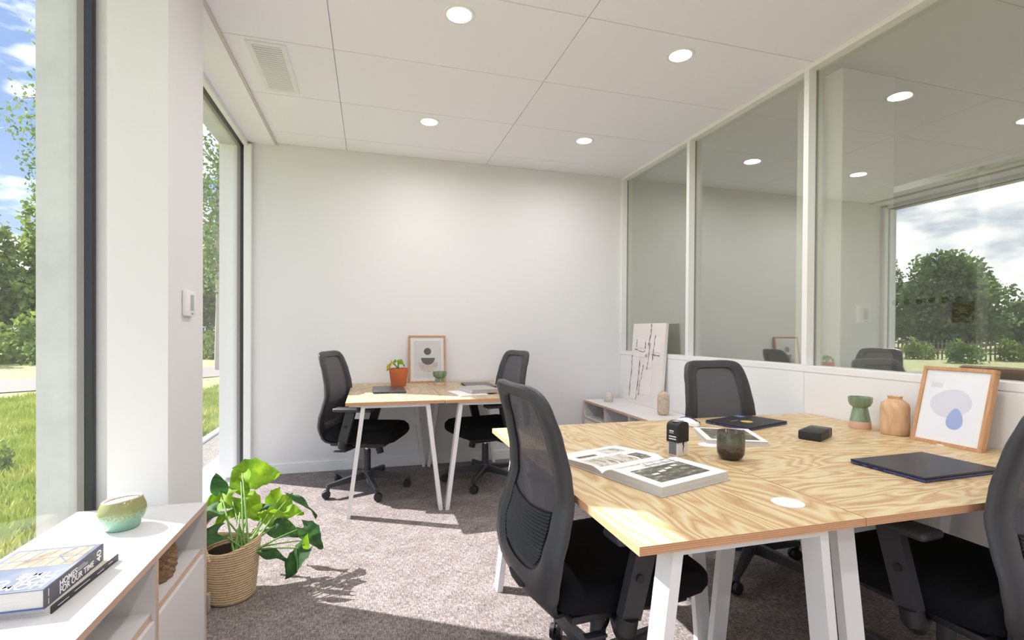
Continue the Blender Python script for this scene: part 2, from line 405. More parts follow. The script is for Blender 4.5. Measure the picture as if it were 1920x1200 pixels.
# the neighbouring office beyond the glass
sbox('wall_far_right', PX-.05, PX+.05, YN, YB, 0, HC)
b = MB(); b.box(2.53, 2.92, 2.155, 2.46, 0, HC-.05, bev=.004); struct('wall_right_column', b, WALL)
def glass_door():
    x = 4.9
    fr = empty('glazed_office_door', (x, 3.6, 0), 0, 'glazed door in the dim office beyond the partition, with a row of dots and a small notice', 'door')
    b = MB()
    for y in (-2.4, -1.1, -.0): b.box(-.03, .03, y-.72-.025, y-.72+.025, 0, 2.6)
    for y in (.8, -3.2): b.box(-.03, .03, y-.025, y+.025, 0, 2.6)
    b.box(-.03, .03, -3.2, .8, 2.56, 2.62); b.box(-.03, .03, -3.2, .8, 0, .06)
    b.build('door_frame', WMETAL, fr, smooth=False)
    b = MB(); b.box(-.004, .004, -3.18, .78, .06, 2.56); b.build('glass_pane', WGLASS, fr, smooth=False)
    for k in range(10):
        y = .42-.108*k
        b = MB(); b.cyl((-.006, y, 1.5), (-.0045, y, 1.5), .028, seg=20); b.build('safety_dot', BLK2, fr)
    b = MB(); b.box(-.0065, -.0045, -.665, -.50, 1.30, 1.475); nt_ = b.build('notice', pm('notice_red_brown', (120, 66, 56), .7), fr, smooth=False)
    b = MB()
    for k in range(7): b.box(-.0075, -.0066, -.655+.01*(k % 2), -.51, 1.45-.021*k, 1.458-.021*k)
    b.build('notice_print', pm('notice_print', (60, 36, 34), .7), nt_, smooth=False)
glass_door()

# ------------------------------------------------------------------ ceiling lamps, vent, controls
def downlight(x, y, label, watt, diff=LAMPM, grp=None):
    r = empty('ceiling_downlight', (x, y, HC), 0, label, 'ceiling light', grp)
    b = MB(); n = 32
    b.lathe([(.060, -.002), (.074, -.004), (.078, -.001), (.078, .0), (.060, .0)], n); b.build('trim_ring', WHITE, r)
    b = MB(); b.cyl((0, 0, -.0035), (0, 0, -.0005), .060, seg=n); b.build('diffuser', diff, r)
    if watt:
        ld = bpy.data.lights.new('downlight_beam', 'AREA'); ld.shape = 'DISK'; ld.size = .12; ld.energy = watt; ld.color = (1, .975, .985); ld.spread = math.radians(170)
        lo = bpy.data.objects.new('downlight_beam', ld); COL.objects.link(lo); lo.parent = r; lo.location = (0, 0, -.006)
for (x, y, l) in ((.41, 2.395, 'round recessed downlight, largest and nearest one on the left of the ceiling'), (1.65, 2.395, 'round recessed downlight beside the glass partition, right front one'),
                  (.41, 3.68, 'round recessed downlight over the far desks, left rear one'), (1.65, 3.68, 'round recessed downlight near the back corner, right rear one')):
    downlight(x, y, l, LAMP_W, grp='downlights in the office ceiling')
for (x, y, l) in ((.41, 1.11, 'recessed downlight just above the top edge of the picture, window side'), (1.65, 1.11, 'recessed downlight just above the top edge of the picture, partition side'),
               (.41, -.17, 'recessed downlight straight above the viewpoint, window side'), (1.65, -.17, 'recessed downlight straight above the viewpoint, partition side'),
               (.41, -1.45, 'recessed downlight far behind the viewpoint, window side'), (1.65, -1.45, 'recessed downlight far behind the viewpoint, partition side')):
    downlight(x, y, l, LAMP_W, grp='downlights behind the viewpoint')
downlight(4.45, 3.68, 'dim peach downlight seen beside the column beyond the glass partition', 1.5, LAMPD)
for (y, l) in ((1.9, 'front'), (.6, 'rear')):  # unseen lamps added to brighten the space behind the glazed door
    downlight(6.2, y, 'added downlight brightening the far room behind the glazed door, '+l+' one, hidden from view', 5, LAMPD)
def vent():
    x0, x1, y0, y1 = -.648, -.447, 2.915, 3.485
    r = empty('ceiling_vent', ((x0+x1)/2, (y0+y1)/2, HC), 0, 'white rectangular ceiling air vent with horizontal louvres near the window', 'vent')
    w, l = (x1-x0)/2, (y1-y0)/2; b = MB(); f = .028
    b.box(-w, w, -l, -l+f, -.006, 0); b.box(-w, w, l-f, l, -.006, 0); b.box(-w, -w+f, -l+f, l-f, -.006, 0); b.box(w-f, w, -l+f, l-f, -.006, 0)
    b.build('vent_frame', WHITE, r, smooth=False)
    b = MB(); b.box(-w+f, w-f, -l+f, l-f, -.0012, -.0002); b.build('backing', pm('vent_shadow_grey', (70, 74, 80), .8), r, smooth=False)
    n = 22
    for k in range(n):
        y = -l+f+(k+.5)*(2*l-2*f)/n
        b = MB(); b.box(-w+f, w-f, -.0055, .0055, -.0008, .0008, M=Matrix.Translation((0, y, -.006)) @ Matrix.Rotation(math.radians(-30), 4, 'X')); b.build('slat', WHITE, r, smooth=False)
vent()
SCREEN = pm('grey_screen', (168, 172, 176), .3)
def thermostat(M, label):
    r = empty('wall_thermostat', (0, 0, 0), 0, label, 'thermostat'); r.matrix_world = M
    b = MB(); b.box(-.05, .05, -.052, .052, 0, .02, bev=.006); b.build('housing', WHITE, r)
    b = MB(); b.box(-.016, .020, -.030, .034, .02, .0212); b.build('screen', SCREEN, r, smooth=False)
    for k in range(2):
        b = MB(); b.cyl((-.004+.012*k, -.042, .02), (-.004+.012*k, -.042, .0215), .0035, seg=12); b.build('button', GREYF, r)
def basis(o, x, y, z):
    m = Matrix.Identity(4)
    for i in range(3): m[i][0] = x[i]; m[i][1] = y[i]; m[i][2] = z[i]; m[i][3] = o[i]
    return m
thermostat(basis((-.712, 2.272, 1.304), (0, 1, 0), (0, 0, 1), (1, 0, 0)), 'white wall thermostat on the side of the window column')
thermostat(basis((2.688, 2.155, 1.308), (1, 0, 0), (0, 0, 1), (0, -1, 0)), 'white wall thermostat on the column beyond the glass partition')
def socket(x, label):
    r = empty('wall_socket', (x, YB, .40), 0, label, 'socket')
    b = MB(); b.box(-.04, .04, -.010, 0, -.04, .04, bev=.003); b.build('plate', WHITE, r)
    b = MB(); b.cyl((0, -.0105, 0), (0, -.006, 0), .022, seg=24); b.build('outlet', pm('socket_recess', (214, 213, 212), .5), r)
socket(.42, 'white wall socket low on the back wall under the far desks')

# ------------------------------------------------------------------ desks
def a_frame_legs(root, axis, pos, c, half_top, half_foot, ztop):
    """two leaning flat legs + rail; axis 'x': legs lean along x at y=pos"""
    def P(u, z): return (c+u, pos, z) if axis == 'x' else (pos, c+u, z)
    side = (0, 1, 0) if axis == 'x' else (1, 0, 0)
    for s in (-1, 1):
        b = MB(); b.bar(P(s*half_foot, 0), P(s*half_top, ztop), .06, .026, side); b.build('leg', WMETAL, root, smooth=False)
    b = MB()
    if axis == 'x': b.box(c-half_top-.010, c+half_top+.010, pos-.0285, pos+.0285, ztop-.02, ztop-.0004)
    else: b.box(pos-.0285, pos+.0285, c-half_top-.010, c+half_top+.010, ztop-.02, ztop-.0004)
    b.build('rail', WMETAL, root, smooth=False)
def desk(loc, lx, ly, wood, long_axis, label, group, port=None):
    r = empty('desk', loc, 0, label, 'desk', group)
    H, T = .74, .0205
    b = MB(); b.box(.0005, lx-.0005, .0005, ly-.0005, H-T, H, wood)
    for f in b.bm.faces:
        f.normal_update()
        f.material_index = b.mi(EDGE) if abs(f.normal.z) < .5 else 0
    b.build('tabletop', None, r, smooth=False)
    zt = H-T
    if long_axis == 'y':
        for p in (.05, ly-.05): a_frame_legs(r, 'x', p, lx/2, .205, .295, zt)
    else:
        for p in (.06, lx-.06): a_frame_legs(r, 'y', p, ly/2, .205, .295, zt)
    if port:
        b = MB(); b.lathe([(.0, 0), (.041, 0), (.041, .0015), (.037, .0035), (.0, .004)], 40, c=(port[0]-loc[0], port[1]-loc[1], H)); b.build('cable_port_cover', WHITE, r)
    return r
desk((-.151, 3.275, 0), .629, 1.19, WOOD_F, 'y', 'pale plywood desk at the back wall, left of the far pair, under the terracotta pot', 'plywood desks')
desk((.480, 3.265, 0), .629, 1.19, WOOD_F, 'y', 'pale plywood desk at the back wall, right of the far pair, under the grey books', 'plywood desks')
desk((.554, .935, 0), .634, 1.33, WOOD_Y, 'y', 'plywood desk in front with the open book on it, its corner in the sun', 'plywood desks', (1.087, 1.075))
desk((1.190, .935, 0), 1.215, .665, WOOD_X, 'x', 'plywood desk in front at right with the navy laptop on it', 'plywood desks', (2.30, 1.47))
desk((1.190, 1.60, 0), 1.215, .665, WOOD_X, 'x', 'plywood desk near the partition, under the stickered laptop and wooden vase', 'plywood desks', (1.33, 1.715))

# ------------------------------------------------------------------ office chairs (facing +x)
def back_x(y, z):
    ks = [(.35, -.22), (.39, -.258), (.44, -.280), (.50, -.288), (.57, -.280), (.64, -.258), (.72, -.238), (.80, -.242), (.90, -.262), (.97, -.284), (1.06, -.315)]
    if z <= ks[0][0]: x = ks[0][1]
    elif z >= ks[-1][0]: x = ks[-1][1]
    else:
        for (a, xa), (c, xc) in zip(ks[:-1], ks[1:]):
            if a <= z <= c:
                t = (z-a)/(c-a); t = t*t*(3-2*t)*.35+t*.65; x = xa+(xc-xa)*t; break
    return x+.42*y*y
def outline(t, inset=0):
    """closed outline of the backrest in (y,z)"""
    key = [(0, 1.040), (.12, 1.040), (.178, 1.022), (.203, .97), (.214, .90), (.226, .80), (.238, .70), (.244, .62), (.246, .54), (.234, .47), (.192, .418), (.10, .392), (0, .388)]
    full = key + [(-y, z) for y, z in reversed(key[1:-1])]
    n = len(full); u = (t % 1)*n; i = int(u); fr = u-i
    p = [full[(i+k-1) % n] for k in range(4)]
    def cr(a, b, c, d): return .5*((2*b)+(-a+c)*fr+(2*a-5*b+4*c-d)*fr*fr+(-a+3*b-3*c+d)*fr**3)
    return cr(*[q[0] for q in p]), cr(*[q[1] for q in p])
def chair_build():
    r = empty('office_chair', (0, 0, 0), 0, 'x', 'chair', 'black mesh-back office chairs')
    # back frame: a band around the opening
    NT = 96; cz = .755
    def inner(t):
        y, z = outline(t); k = .052
        dz = z-cz; s = 1
        yi = y-math.copysign(min(abs(y), k), y)*(1 if abs(y) > .001 else 0); yi = y*(1-.082/.23)
        zi = cz+dz*(1-(.155 if dz > 0 else .265)); return yi, zi
    def pt(y, z, d): return Vector((back_x(y, z)+d, y, z))
    b = MB(); rings = []
    for i in range(NT):
        t = i/NT; yo, zo = outline(t); yi, zi = inner(t)
        ym, zm = (yo+yi)/2, (zo+zi)/2; th = .013
        rings.append([pt(yo, zo, .004), pt(yo+(ym-yo)*.3, zo+(zm-zo)*.3, th), pt(yi+(ym-yi)*.3, zi+(zm-zi)*.3, th), pt(yi, zi, .002),
                      pt(yi, zi, -.004), pt(yi+(ym-yi)*.5, zi+(zm-zi)*.5, -th-.004), pt(yo+(ym-yo)*.4, zo+(zm-zo)*.4, -th-.006), pt(yo, zo, -.008)])
    b.ring_loft(rings+[rings[0]], BLK, False, False)
    bmesh.ops.remove_doubles(b.bm, verts=b.bm.verts[:], dist=1e-5)
    bk = b.build('backrest_frame', BLK, r, ang=60)
    def disc(name, mat, off, f):
        b = MB(); rr = []
        for k in range(9):
            s = 1-k/8*.999
            rr.append([pt(inner(i/NT)[0]*s*1.03, cz+(inner(i/NT)[1]-cz)*s*1.01, off) for i in range(NT)])
        b.ring_loft(rr, mat, False, False); return b.build(name, mat, r, ang=80)
    disc('mesh_panel', MESHM, .004, 1)
    # ribbed lumbar pad behind the mesh
    b = MB(); n = 22
    def lum(u, v, d):
        z0, z1 = .515, .690
        z = z0+(z1-z0)*v; w = .150 - .055*max(0, (.57-z)/.075)**1.5
        y = -w+2*w*u; z -= .028*(1-(y/.2)**2)*(v)
        return Vector((back_x(y, z)+.0005-d-.0022*math.cos(v*PI*2*16), y, z))
    rg = []
    for j in range(97):
        v = j/96; rg.append([lum(i/n, v, 0) for i in range(n+1)]+[lum(1-i/n, v, .004) for i in range(n+1)])
    b.ring_loft(rg, BLK2); b.build('lumbar_pad', BLK2, r, ang=50)
    # J-shaped spine from the backrest to the seat
    b = MB(); rg = []
    path = [(.450, -.280, .215), (.420, -.272, .208), (.392, -.250, .185), (.372, -.213, .150), (.358, -.165, .120), (.352, -.10, .095), (.352, -.02, .085)]
    for k, (z, x, w) in enumerate(path):
        zn, xn = path[min(k+1, 6)][:2]; zp, xp = path[max(k-1, 0)][:2]
        d = Vector((xn-xp, 0, zn-zp)).normalized(); nrm = Vector((d.z, 0, -d.x)); h = .012
        ring = []
        for s, yy in ((1, -1), (1, -.5), (1, 0), (1, .5), (1, 1), (-1, 1), (-1, .5), (-1, 0), (-1, -.5), (-1, -1)):
            y = yy*w; cx = .42*y*y*(1-k/6)
            q = Vector((x+cx, y, z))+nrm*h*s*(1 if abs(yy) < 1 else .6); ring.append(q)
        rg.append(ring)
    b.ring_loft(rg, BLK); b.build('back_spine', BLK, r, ang=50)
    b = MB(); b.tube([(-.292, -.06, .430), (-.286, -.03, .425), (-.284, 0, .424), (-.286, .03, .425), (-.292, .06, .430)], [.004, .014, .015, .014, .004], 12); b.build('grip_recess', PORTM, r)
    # seat
    b = MB(); rg = []; 
    xs = [(-.250, .452, .500, .170), (-.235, .440, .522, .212), (-.20, .430, .532, .232), (-.12, .424, .533, .245), (0, .420, .532, .250), (.10, .418, .534, .252), (.18, .418, .535, .248), (.225, .420, .528, .240), (.258, .430, .505, .222), (.270, .448, .480, .195)]
    for x, z0, z1, w in xs:
        z0 -= .036; z1 -= .034
        ring = []; h = (z1-z0)/2; c = (z0+z1)/2
        for k in range(28):
            t = 2*PI*k/28; cy_, sy_ = math.cos(t), math.sin(t); e = .35
            y = w*math.copysign(abs(cy_)**e, cy_); zz = c+h*math.copysign(abs(sy_)**.55, sy_)
            if zz > c: zz -= .012*(1-(y/w)**2)*(1 if abs(x) < .2 else 0)
            ring.append((x, y, zz))
        rg.append(ring)
    b.ring_loft(rg, FAB); b.build('seat_cushion', FAB, r, ang=70)
    b = MB(); b.box(-.20, .20, -.20, .20, .366, .390, bev=.006); b.build('seat_base', BLK2, r)
    # arms
    for s in (-1, 1):
        b = MB(); y = s*.285
        b.bar((-.070, y, .415), (-.012, y, .630), .062, .030, (1, 0, 0), w1=.066)
        b.bar((-.0, y, .455), (.03, y, .50), .0, .0, (1, 0, 0)) if False else None
        a = b.build('arm_post', BLK, r, smooth=False)
        b = MB(); b.tube([(-.072, y, .420), (-.076, y-s*.004, .385), (-.070, y-s*.03, .362), (-.05, y-s*.09, .362), (-.03, y-s*.17, .366)], [.03, .031, .026, .022, .02], 12); b.build('arm_bracket', BLK2, a)
        b = MB(); b.cyl((-.045, y+s*.014, .525), (-.045, y+s*.021, .525), .012, seg=20); b.build('arm_button', BLK2, a)
        b = MB(); b.box(-.13, .145, y-.045, y+.045, .630, .657, bev=.012, seg=3); b.build('arm_pad', BLK, r)
    # mechanism, lever, knob, column
    b = MB(); b.box(-.12, .12, -.07, .07, .325, .370, bev=.01); b.build('tilt_mechanism', BLK2, r)
    b = MB(); b.cyl((.085, -.02, .345), (.105, -.02, .298), .016, .016); b.cyl((.098, -.02, .325), (.110, -.02, .280), .027, .025, 24); b.build('tension_knob', BLK2, r)
    b = MB(); b.tube([(-.03, -.05, .345), (-.05, -.14, .350), (-.075, -.185, .350), (-.105, -.205, .335)], [.006]*4, 8)
    lv = b.build('height_lever', BLK2, r)
    b = MB(); b.box(-.165, -.095, -.222, -.192, .326, .336, bev=.004); b.build('lever_paddle', BLK, lv)
    b = MB(); b.cyl((0, 0, .10), (0, 0, .300), .027, .026, 28); b.build('column', BLK, r)
    b = MB(); b.cyl((0, 0, .298), (0, 0, .330), .014, .014, 20); b.build('gas_piston', CHROME, r)
    b = MB(); b.lathe([(.0, .082), (.040, .082), (.046, .10), (.044, .135), (.034, .150), (0, .150)], 28); b.build('base_hub', BLK, r)
    for k in range(5):
        a = 2*PI*k/5; c, s_ = math.cos(a), math.sin(a); side = (-s_, c, 0)
        b = MB(); rg = []
        for rr, z0, z1, w in ((.025, .088, .140, .050), (.15, .082, .122, .044), (.29, .078, .104, .034), (.318, .078, .100, .028)):
            ring = []
            for sx, zz, ww in ((-1, z0, 1), (1, z0, 1), (1, z1-.008, .9), (.6, z1, 1), (-.6, z1, 1), (-1, z1-.008, .9)):
                q = Vector((c*rr, s_*rr, zz))+Vector(side)*sx*w/2*ww; ring.append(q)
            rg.append(ring)
        b.ring_loft(rg, BLK); b.cyl((c*.308, s_*.308, .055), (c*.308, s_*.308, .085), .012, .014, 14)
        lg = b.build('base_leg', BLK, r, smooth=False)
        b = MB(); ca = a+.9+k*1.7; wx, wy = math.cos(ca), math.sin(ca); cx, cy_ = c*.308-wy*.012, s_*.308+wx*.012
        for sgn in (-1, 1):
            p = Vector((cx, cy_, .030)); n_ = Vector((wx, wy, 0))
            b.cyl(p+n_*sgn*.005, p+n_*sgn*.022, .030, .027, 24)
        b.cyl(p-n_*.02, p+n_*.02, .010, .010, 12)
        b.build('caster', BLK2, lg)
    return r
chair0 = chair_build()
CH = [((-.02, 3.885), -20, 66, 'black mesh-back office chair at the far left desk, the one nearest the far window'),
      ((.885, 3.845), 194, 24, 'black mesh-back office chair behind the right far desk, partly hidden by the front chair'),
      ((.735, 1.50), 4, 95, 'black mesh-back office chair in the foreground, seen from behind at the sunlit desk corner'),
      ((1.87, 2.08), -88, 74, 'black mesh-back office chair facing the camera behind the desk by the glass partition'),
      ((1.765, 1.12), 93, 20, 'black mesh-back office chair at the right edge, tucked under the navy laptop desk')]
for i, ((x, y), rz, star, lab) in enumerate(CH):
    c = chair0 if i == 0 else copy_tree(chair0)
    c.location = (x, y, 0); c.rotation_euler = (0, 0, math.radians(rz)); c['label'] = lab
    for ch in [o for o in bpy.data.objects if o.parent == c and o.name.startswith('base_leg')]:
        ch.rotation_euler = (0, 0, math.radians(star-rz))
CHAIR_DONE = True

# ------------------------------------------------------------------ low cabinets
def cabinet(name, x0, x1, y0, y1, h, divs, shelf_z, front, label, doors, tabs=()):
    """front=+1 opens towards +x, -1 towards -x; divs = y of the uprights, first to last"""
    r = empty(name, ((x0+x1)/2, (y0+y1)/2, 0), 0, label, 'cabinet'); ox, oy = -(x0+x1)/2, -(y0+y1)/2
    t = .019
    def panel(nm, a0, a1, b0, b1, c0, c1, m2=CABW):
        b = MB(); b.box(a0+ox, a1+ox, b0+oy, b1+oy, c0, c1, CABW)
        k = b.mi(CABEDGE)
        d = (a1-a0, b1-b0, c1-c0); thin = d.index(min(d))
        for f in b.bm.faces:
            f.normal_update()
            if abs(f.normal[thin]) < .5: f.material_index = k
        return b.build(nm, None, r, smooth=False)
    panel('top_panel', x0, x1, y0, y1, h-t, h)
    panel('bottom_panel', x0, x1, y0+t, y1-t, .03, .03+t)
    for i, y in enumerate(divs):
        panel('upright', x0+.002, x1-.001, y, y+t, .0 if i in (0, len(divs)-1) else .03+t, h-t)
    b = MB(); bx = (x0, x0+.01) if front > 0 else (x1-.01, x1)
    b.box(bx[0]+ox+.002, bx[1]+ox-.002, y0+t+oy, y1-t+oy, .05, h-t); b.build('back_panel', CABW, r, smooth=False)
    fx = x1 if front > 0 else x0
    for i in range(len(divs)-1):
        a, c = divs[i]+t, divs[i+1]
        if shelf_z[i]:
            panel('shelf', x0+.012, x1-.012 if front > 0 else x1-.012, a, c, shelf_z[i]-t, shelf_z[i]) if front > 0 else panel('shelf', x0+.002, x1-.012, a, c, shelf_z[i]-t, shelf_z[i])
            if front > 0: pass
        if doors[i]:
            b = MB(); z1 = shelf_z[i]-t-.003
            xx = (fx-.020, fx-.003) if front > 0 else (fx+.003, fx+.020)
            b.box(xx[0]+ox, xx[1]+ox, a+.002+oy, c-.002+oy, .052, z1, bev=.001); d = b.build('door', CABW, r, smooth=False)
    return r
cabL = cabinet('storage_cabinet', -1.0+.012, -.585, .33, 2.085, .555, [.33, .762, 1.195, 1.63, 2.066], [.39, .39, .39, .39], 1,
        'low white storage cabinet with plywood edges under the left window', [1, 1, 1, 1])
b = MB(); b.box(-.004, .008, .0, .022, .14, .205, bev=.002); b.build('hinge_tab', GREYF, cabL, loc=(.2, .875, 0))
cabinet('storage_cabinet', 1.985, XR-.004, 2.62, 4.40, .543, [2.62, 3.10, 3.525, 3.955, 4.381], [0, 0, 0, .385], -1,
        'low white storage cabinet with plywood edges along the right wall by the back corner', [0, 0, 0, 1])

# ------------------------------------------------------------------ things on the left cabinet
ZC = .555
def tilted_bowl():
    r = empty('candle_bowl', (-.772, 1.885, ZC), math.radians(-20), 'green speckled glazed bowl holding a white candle on the left cabinet', 'candle')
    b = MB(); n = 56
    prof = [(.0, .0), (.052, 0), (.058, .003), (.078, .045), (.082, .062), (.079, .078), (.068, .105), (.064, .109), (.059, .105), (.066, .096), (.066, .092), (0, .092)]
    fs = b.lathe(prof, n, BOWLG)
    for v in b.bm.verts:
        v.co.z += v.co.x*.10*min(1, v.co.z/.10); v.co.x *= .80; v.co.y *= .80; v.co.z *= .88
    b._fin(fs[6*n:], MATS['cream_ceramic'])
    b.build('bowl', None, r, ang=60)
    b = MB(); b.lathe([(0, .090), (.064, .090), (.064, .098), (0, .099)], n)
    for v in b.bm.verts: v.co.z += v.co.x*.08; v.co.x *= .80; v.co.y *= .80; v.co.z *= .88
    b.build('candle_wax', WAX, r)
tilted_bowl()
def book(name, loc, rz, lx, ly, h, cover, label, cat='book', group=None, spine_mat=None, ct=.0022, back=None):
    """closed book, spine on +x side"""
    r = empty(name, loc, rz, label, cat, group)
    b = MB(); b.box(-lx, 0, 0, ly, h-ct, h, bev=.0008); b.build('front_cover', cover, r, smooth=False)
    b = MB(); b.box(-lx, 0, 0, ly, 0, ct, bev=.0008); b.build('back_cover', back or cover, r, smooth=False)
    b = MB(); b.box(-ct, .0008, 0, ly, 0, h, bev=.0008); b.build('spine', spine_mat or cover, r, smooth=False)
    b = MB(); b.box(-lx+.004, -ct, .003, ly-.003, ct, h-ct); b.build('page_block', PAGES, r, smooth=False)
    return r
COVB = ramp_mat('blue_grey_photo_cover', lambda nt: noise(nt, 14, detail=3), [(.3, (96, 104, 122)), (.5, (116, 123, 138)), (.7, (138, 144, 154))], .35)
SPN = pm('charcoal_spine', (74, 74, 84), .5); WTXT = pm('white_print', (245, 245, 245), .5)
low = book('thin_book', (-.690, 1.352, ZC), math.radians(-3.5), .27, .27, .018, pm('beige_cover', (222, 214, 204), .6),
           'thin pale book with a black spine, lying under the blue-grey book on the left cabinet', spine_mat=pm('black_spine', (40, 40, 44), .5))
b = MB()
for k, (y0, y1) in enumerate(((.02, .06), (.08, .14), (.17, .2), (.22, .24))): b.box(.0009, .0014, y0, y1, .008+.002*(k % 2), .0092+.002*(k % 2))
b.build('spine_print', WTXT, low, smooth=False)
hb = book('photo_book', (-.697, 1.342, ZC+.018), math.radians(-.8), .188, .245, .045, COVB,
          'thick blue-grey picture book reading HOMES FOR OUR TIME on its spine, on the left cabinet', spine_mat=SPN, ct=.003, back=pm('blue_board', (66, 92, 150), .5))
sp = Matrix.Translation((.0010, .052, .0225)) @ Matrix(((0, 0, 1, 0), (1, 0, 0, 0), (0, 1, 0, 0), (0, 0, 0, 1)))
text_mesh('spine_title', 'HOMES', .0215, WTXT, hb, sp)
text_mesh('spine_title', 'FOR OUR TIME', .0215, WTXT, hb, Matrix.Translation((0, 0, -.0165)) @ sp)
text_mesh('spine_mark', '40', .03, WTXT, hb, Matrix.Translation((.0010, .215, .012)) @ Matrix(((0, 0, 1, 0), (1, 0, 0, 0), (0, 1, 0, 0), (0, 0, 0, 1))) @ Matrix.Rotation(math.radians(90), 4, 'Z') @ Matrix.Translation((-.005, -.016, 0)))
b = MB()
for k in range(3): b.box(.0009, .0013, .122, .168-.012*(k == 2), .026+.004*k, .0268+.004*k)
b.box(.0009, .0013, .012, .0135, .005, .018); b.box(.0009, .0013, .012, .0135, .023, .040)
b.build('spine_rules', WTXT, hb, smooth=False)
tt = Matrix.Translation((-.010, .036, .0453)) @ Matrix.Rotation(PI, 4, 'Z')
for k, s in enumerate(('HOMES', 'FOR OUR', 'TIME')):
    text_mesh('cover_title', s, .038, WTXT, hb, Matrix.Translation((0, .028*k, 0)) @ tt)
b = MB(); b.box(-.178, -.012, .128, .232, .0450, .0453); b.build('cover_photo', ramp_mat('house_photo_print', lambda nt: noise(nt, 22, detail=3), [(.3, (120, 100, 84)), (.5, (168, 154, 130)), (.7, (138, 142, 150))], .35), hb, smooth=False)
b = MB()
for k in range(5): b.bar((-.165+.032*k, .130, .04545), (-.165+.032*k+.012, .230, .04545), .0012, .0004, (1, 0, 0))
b.bar((-.178, .17, .0455), (-.012, .182, .0455), .0012, .0004, (0, 1, 0)); b.bar((-.05, .23, .0455), (-.07, .19, .0455), .003, .0004, (1, 0, 0)); b.bar((-.07, .19, .0455), (-.03, .14, .0455), .003, .0004, (1, 0, 0))
b.build('cover_drawing', pm('slate_line', (96, 112, 142), .5), hb, smooth=False)
# rope basket inside the cabinet
b = MB(); n = 64; rr = []
for k in range(40):
    z = k/39*.118; R = .080+.014*math.sin(z/.118*PI*.9+.3)
    rr.append([((R+.0028*math.cos(t*16+k*.9)+.002*random.uniform(-1, 1))*math.cos(t), (R+.0028*math.cos(t*16+k*.9))*math.sin(t), z+.002*math.sin(t*7)) for t in [2*PI*i/n for i in range(n)]])
b.ring_loft(rr)
tag(b.build('rope_basket', ROPE, None, loc=(-.705, 1.855, .390), ang=80), 'brown woven rope basket inside the open shelf of the left cabinet', 'basket')

# ------------------------------------------------------------------ potted monstera on the floor
def bez(p0, p1, p2, n=12):
    p0, p1, p2 = Vector(p0), Vector(p1), Vector(p2)
    return [p0*(1-t)**2+p1*2*t*(1-t)+p2*t*t for t in [i/n for i in range(n+1)]]
def leaf(b, base, tip_dir, normal, L, W, curl=.25, fold=.18, m=None, splits=False):
    tip = Vector(tip_dir).normalized(); nn = Vector(normal); nn = (nn-tip*nn.dot(tip)).normalized(); sd_ = tip.cross(nn)
    NU, NV = 14, 10
    def fn(u, v):
        s = (v-.5)*2
        w = W*.5*(math.sin(PI*min(1, u*.94+.06)**.72))**.8
        if splits and abs(s) > .62: w *= 1-.16*abs(math.sin(u*PI*4.5))
        x = u*L - L*.14*(abs(s)**2)*(1-u)**2*1.6
        y = s*w; z = -curl*L*u*u + fold*abs(y) + .01*math.sin(u*9+s*2)
        return Vector(base)+tip*x+sd_*y+nn*z
    return b.grid(fn, NU, NV, m)
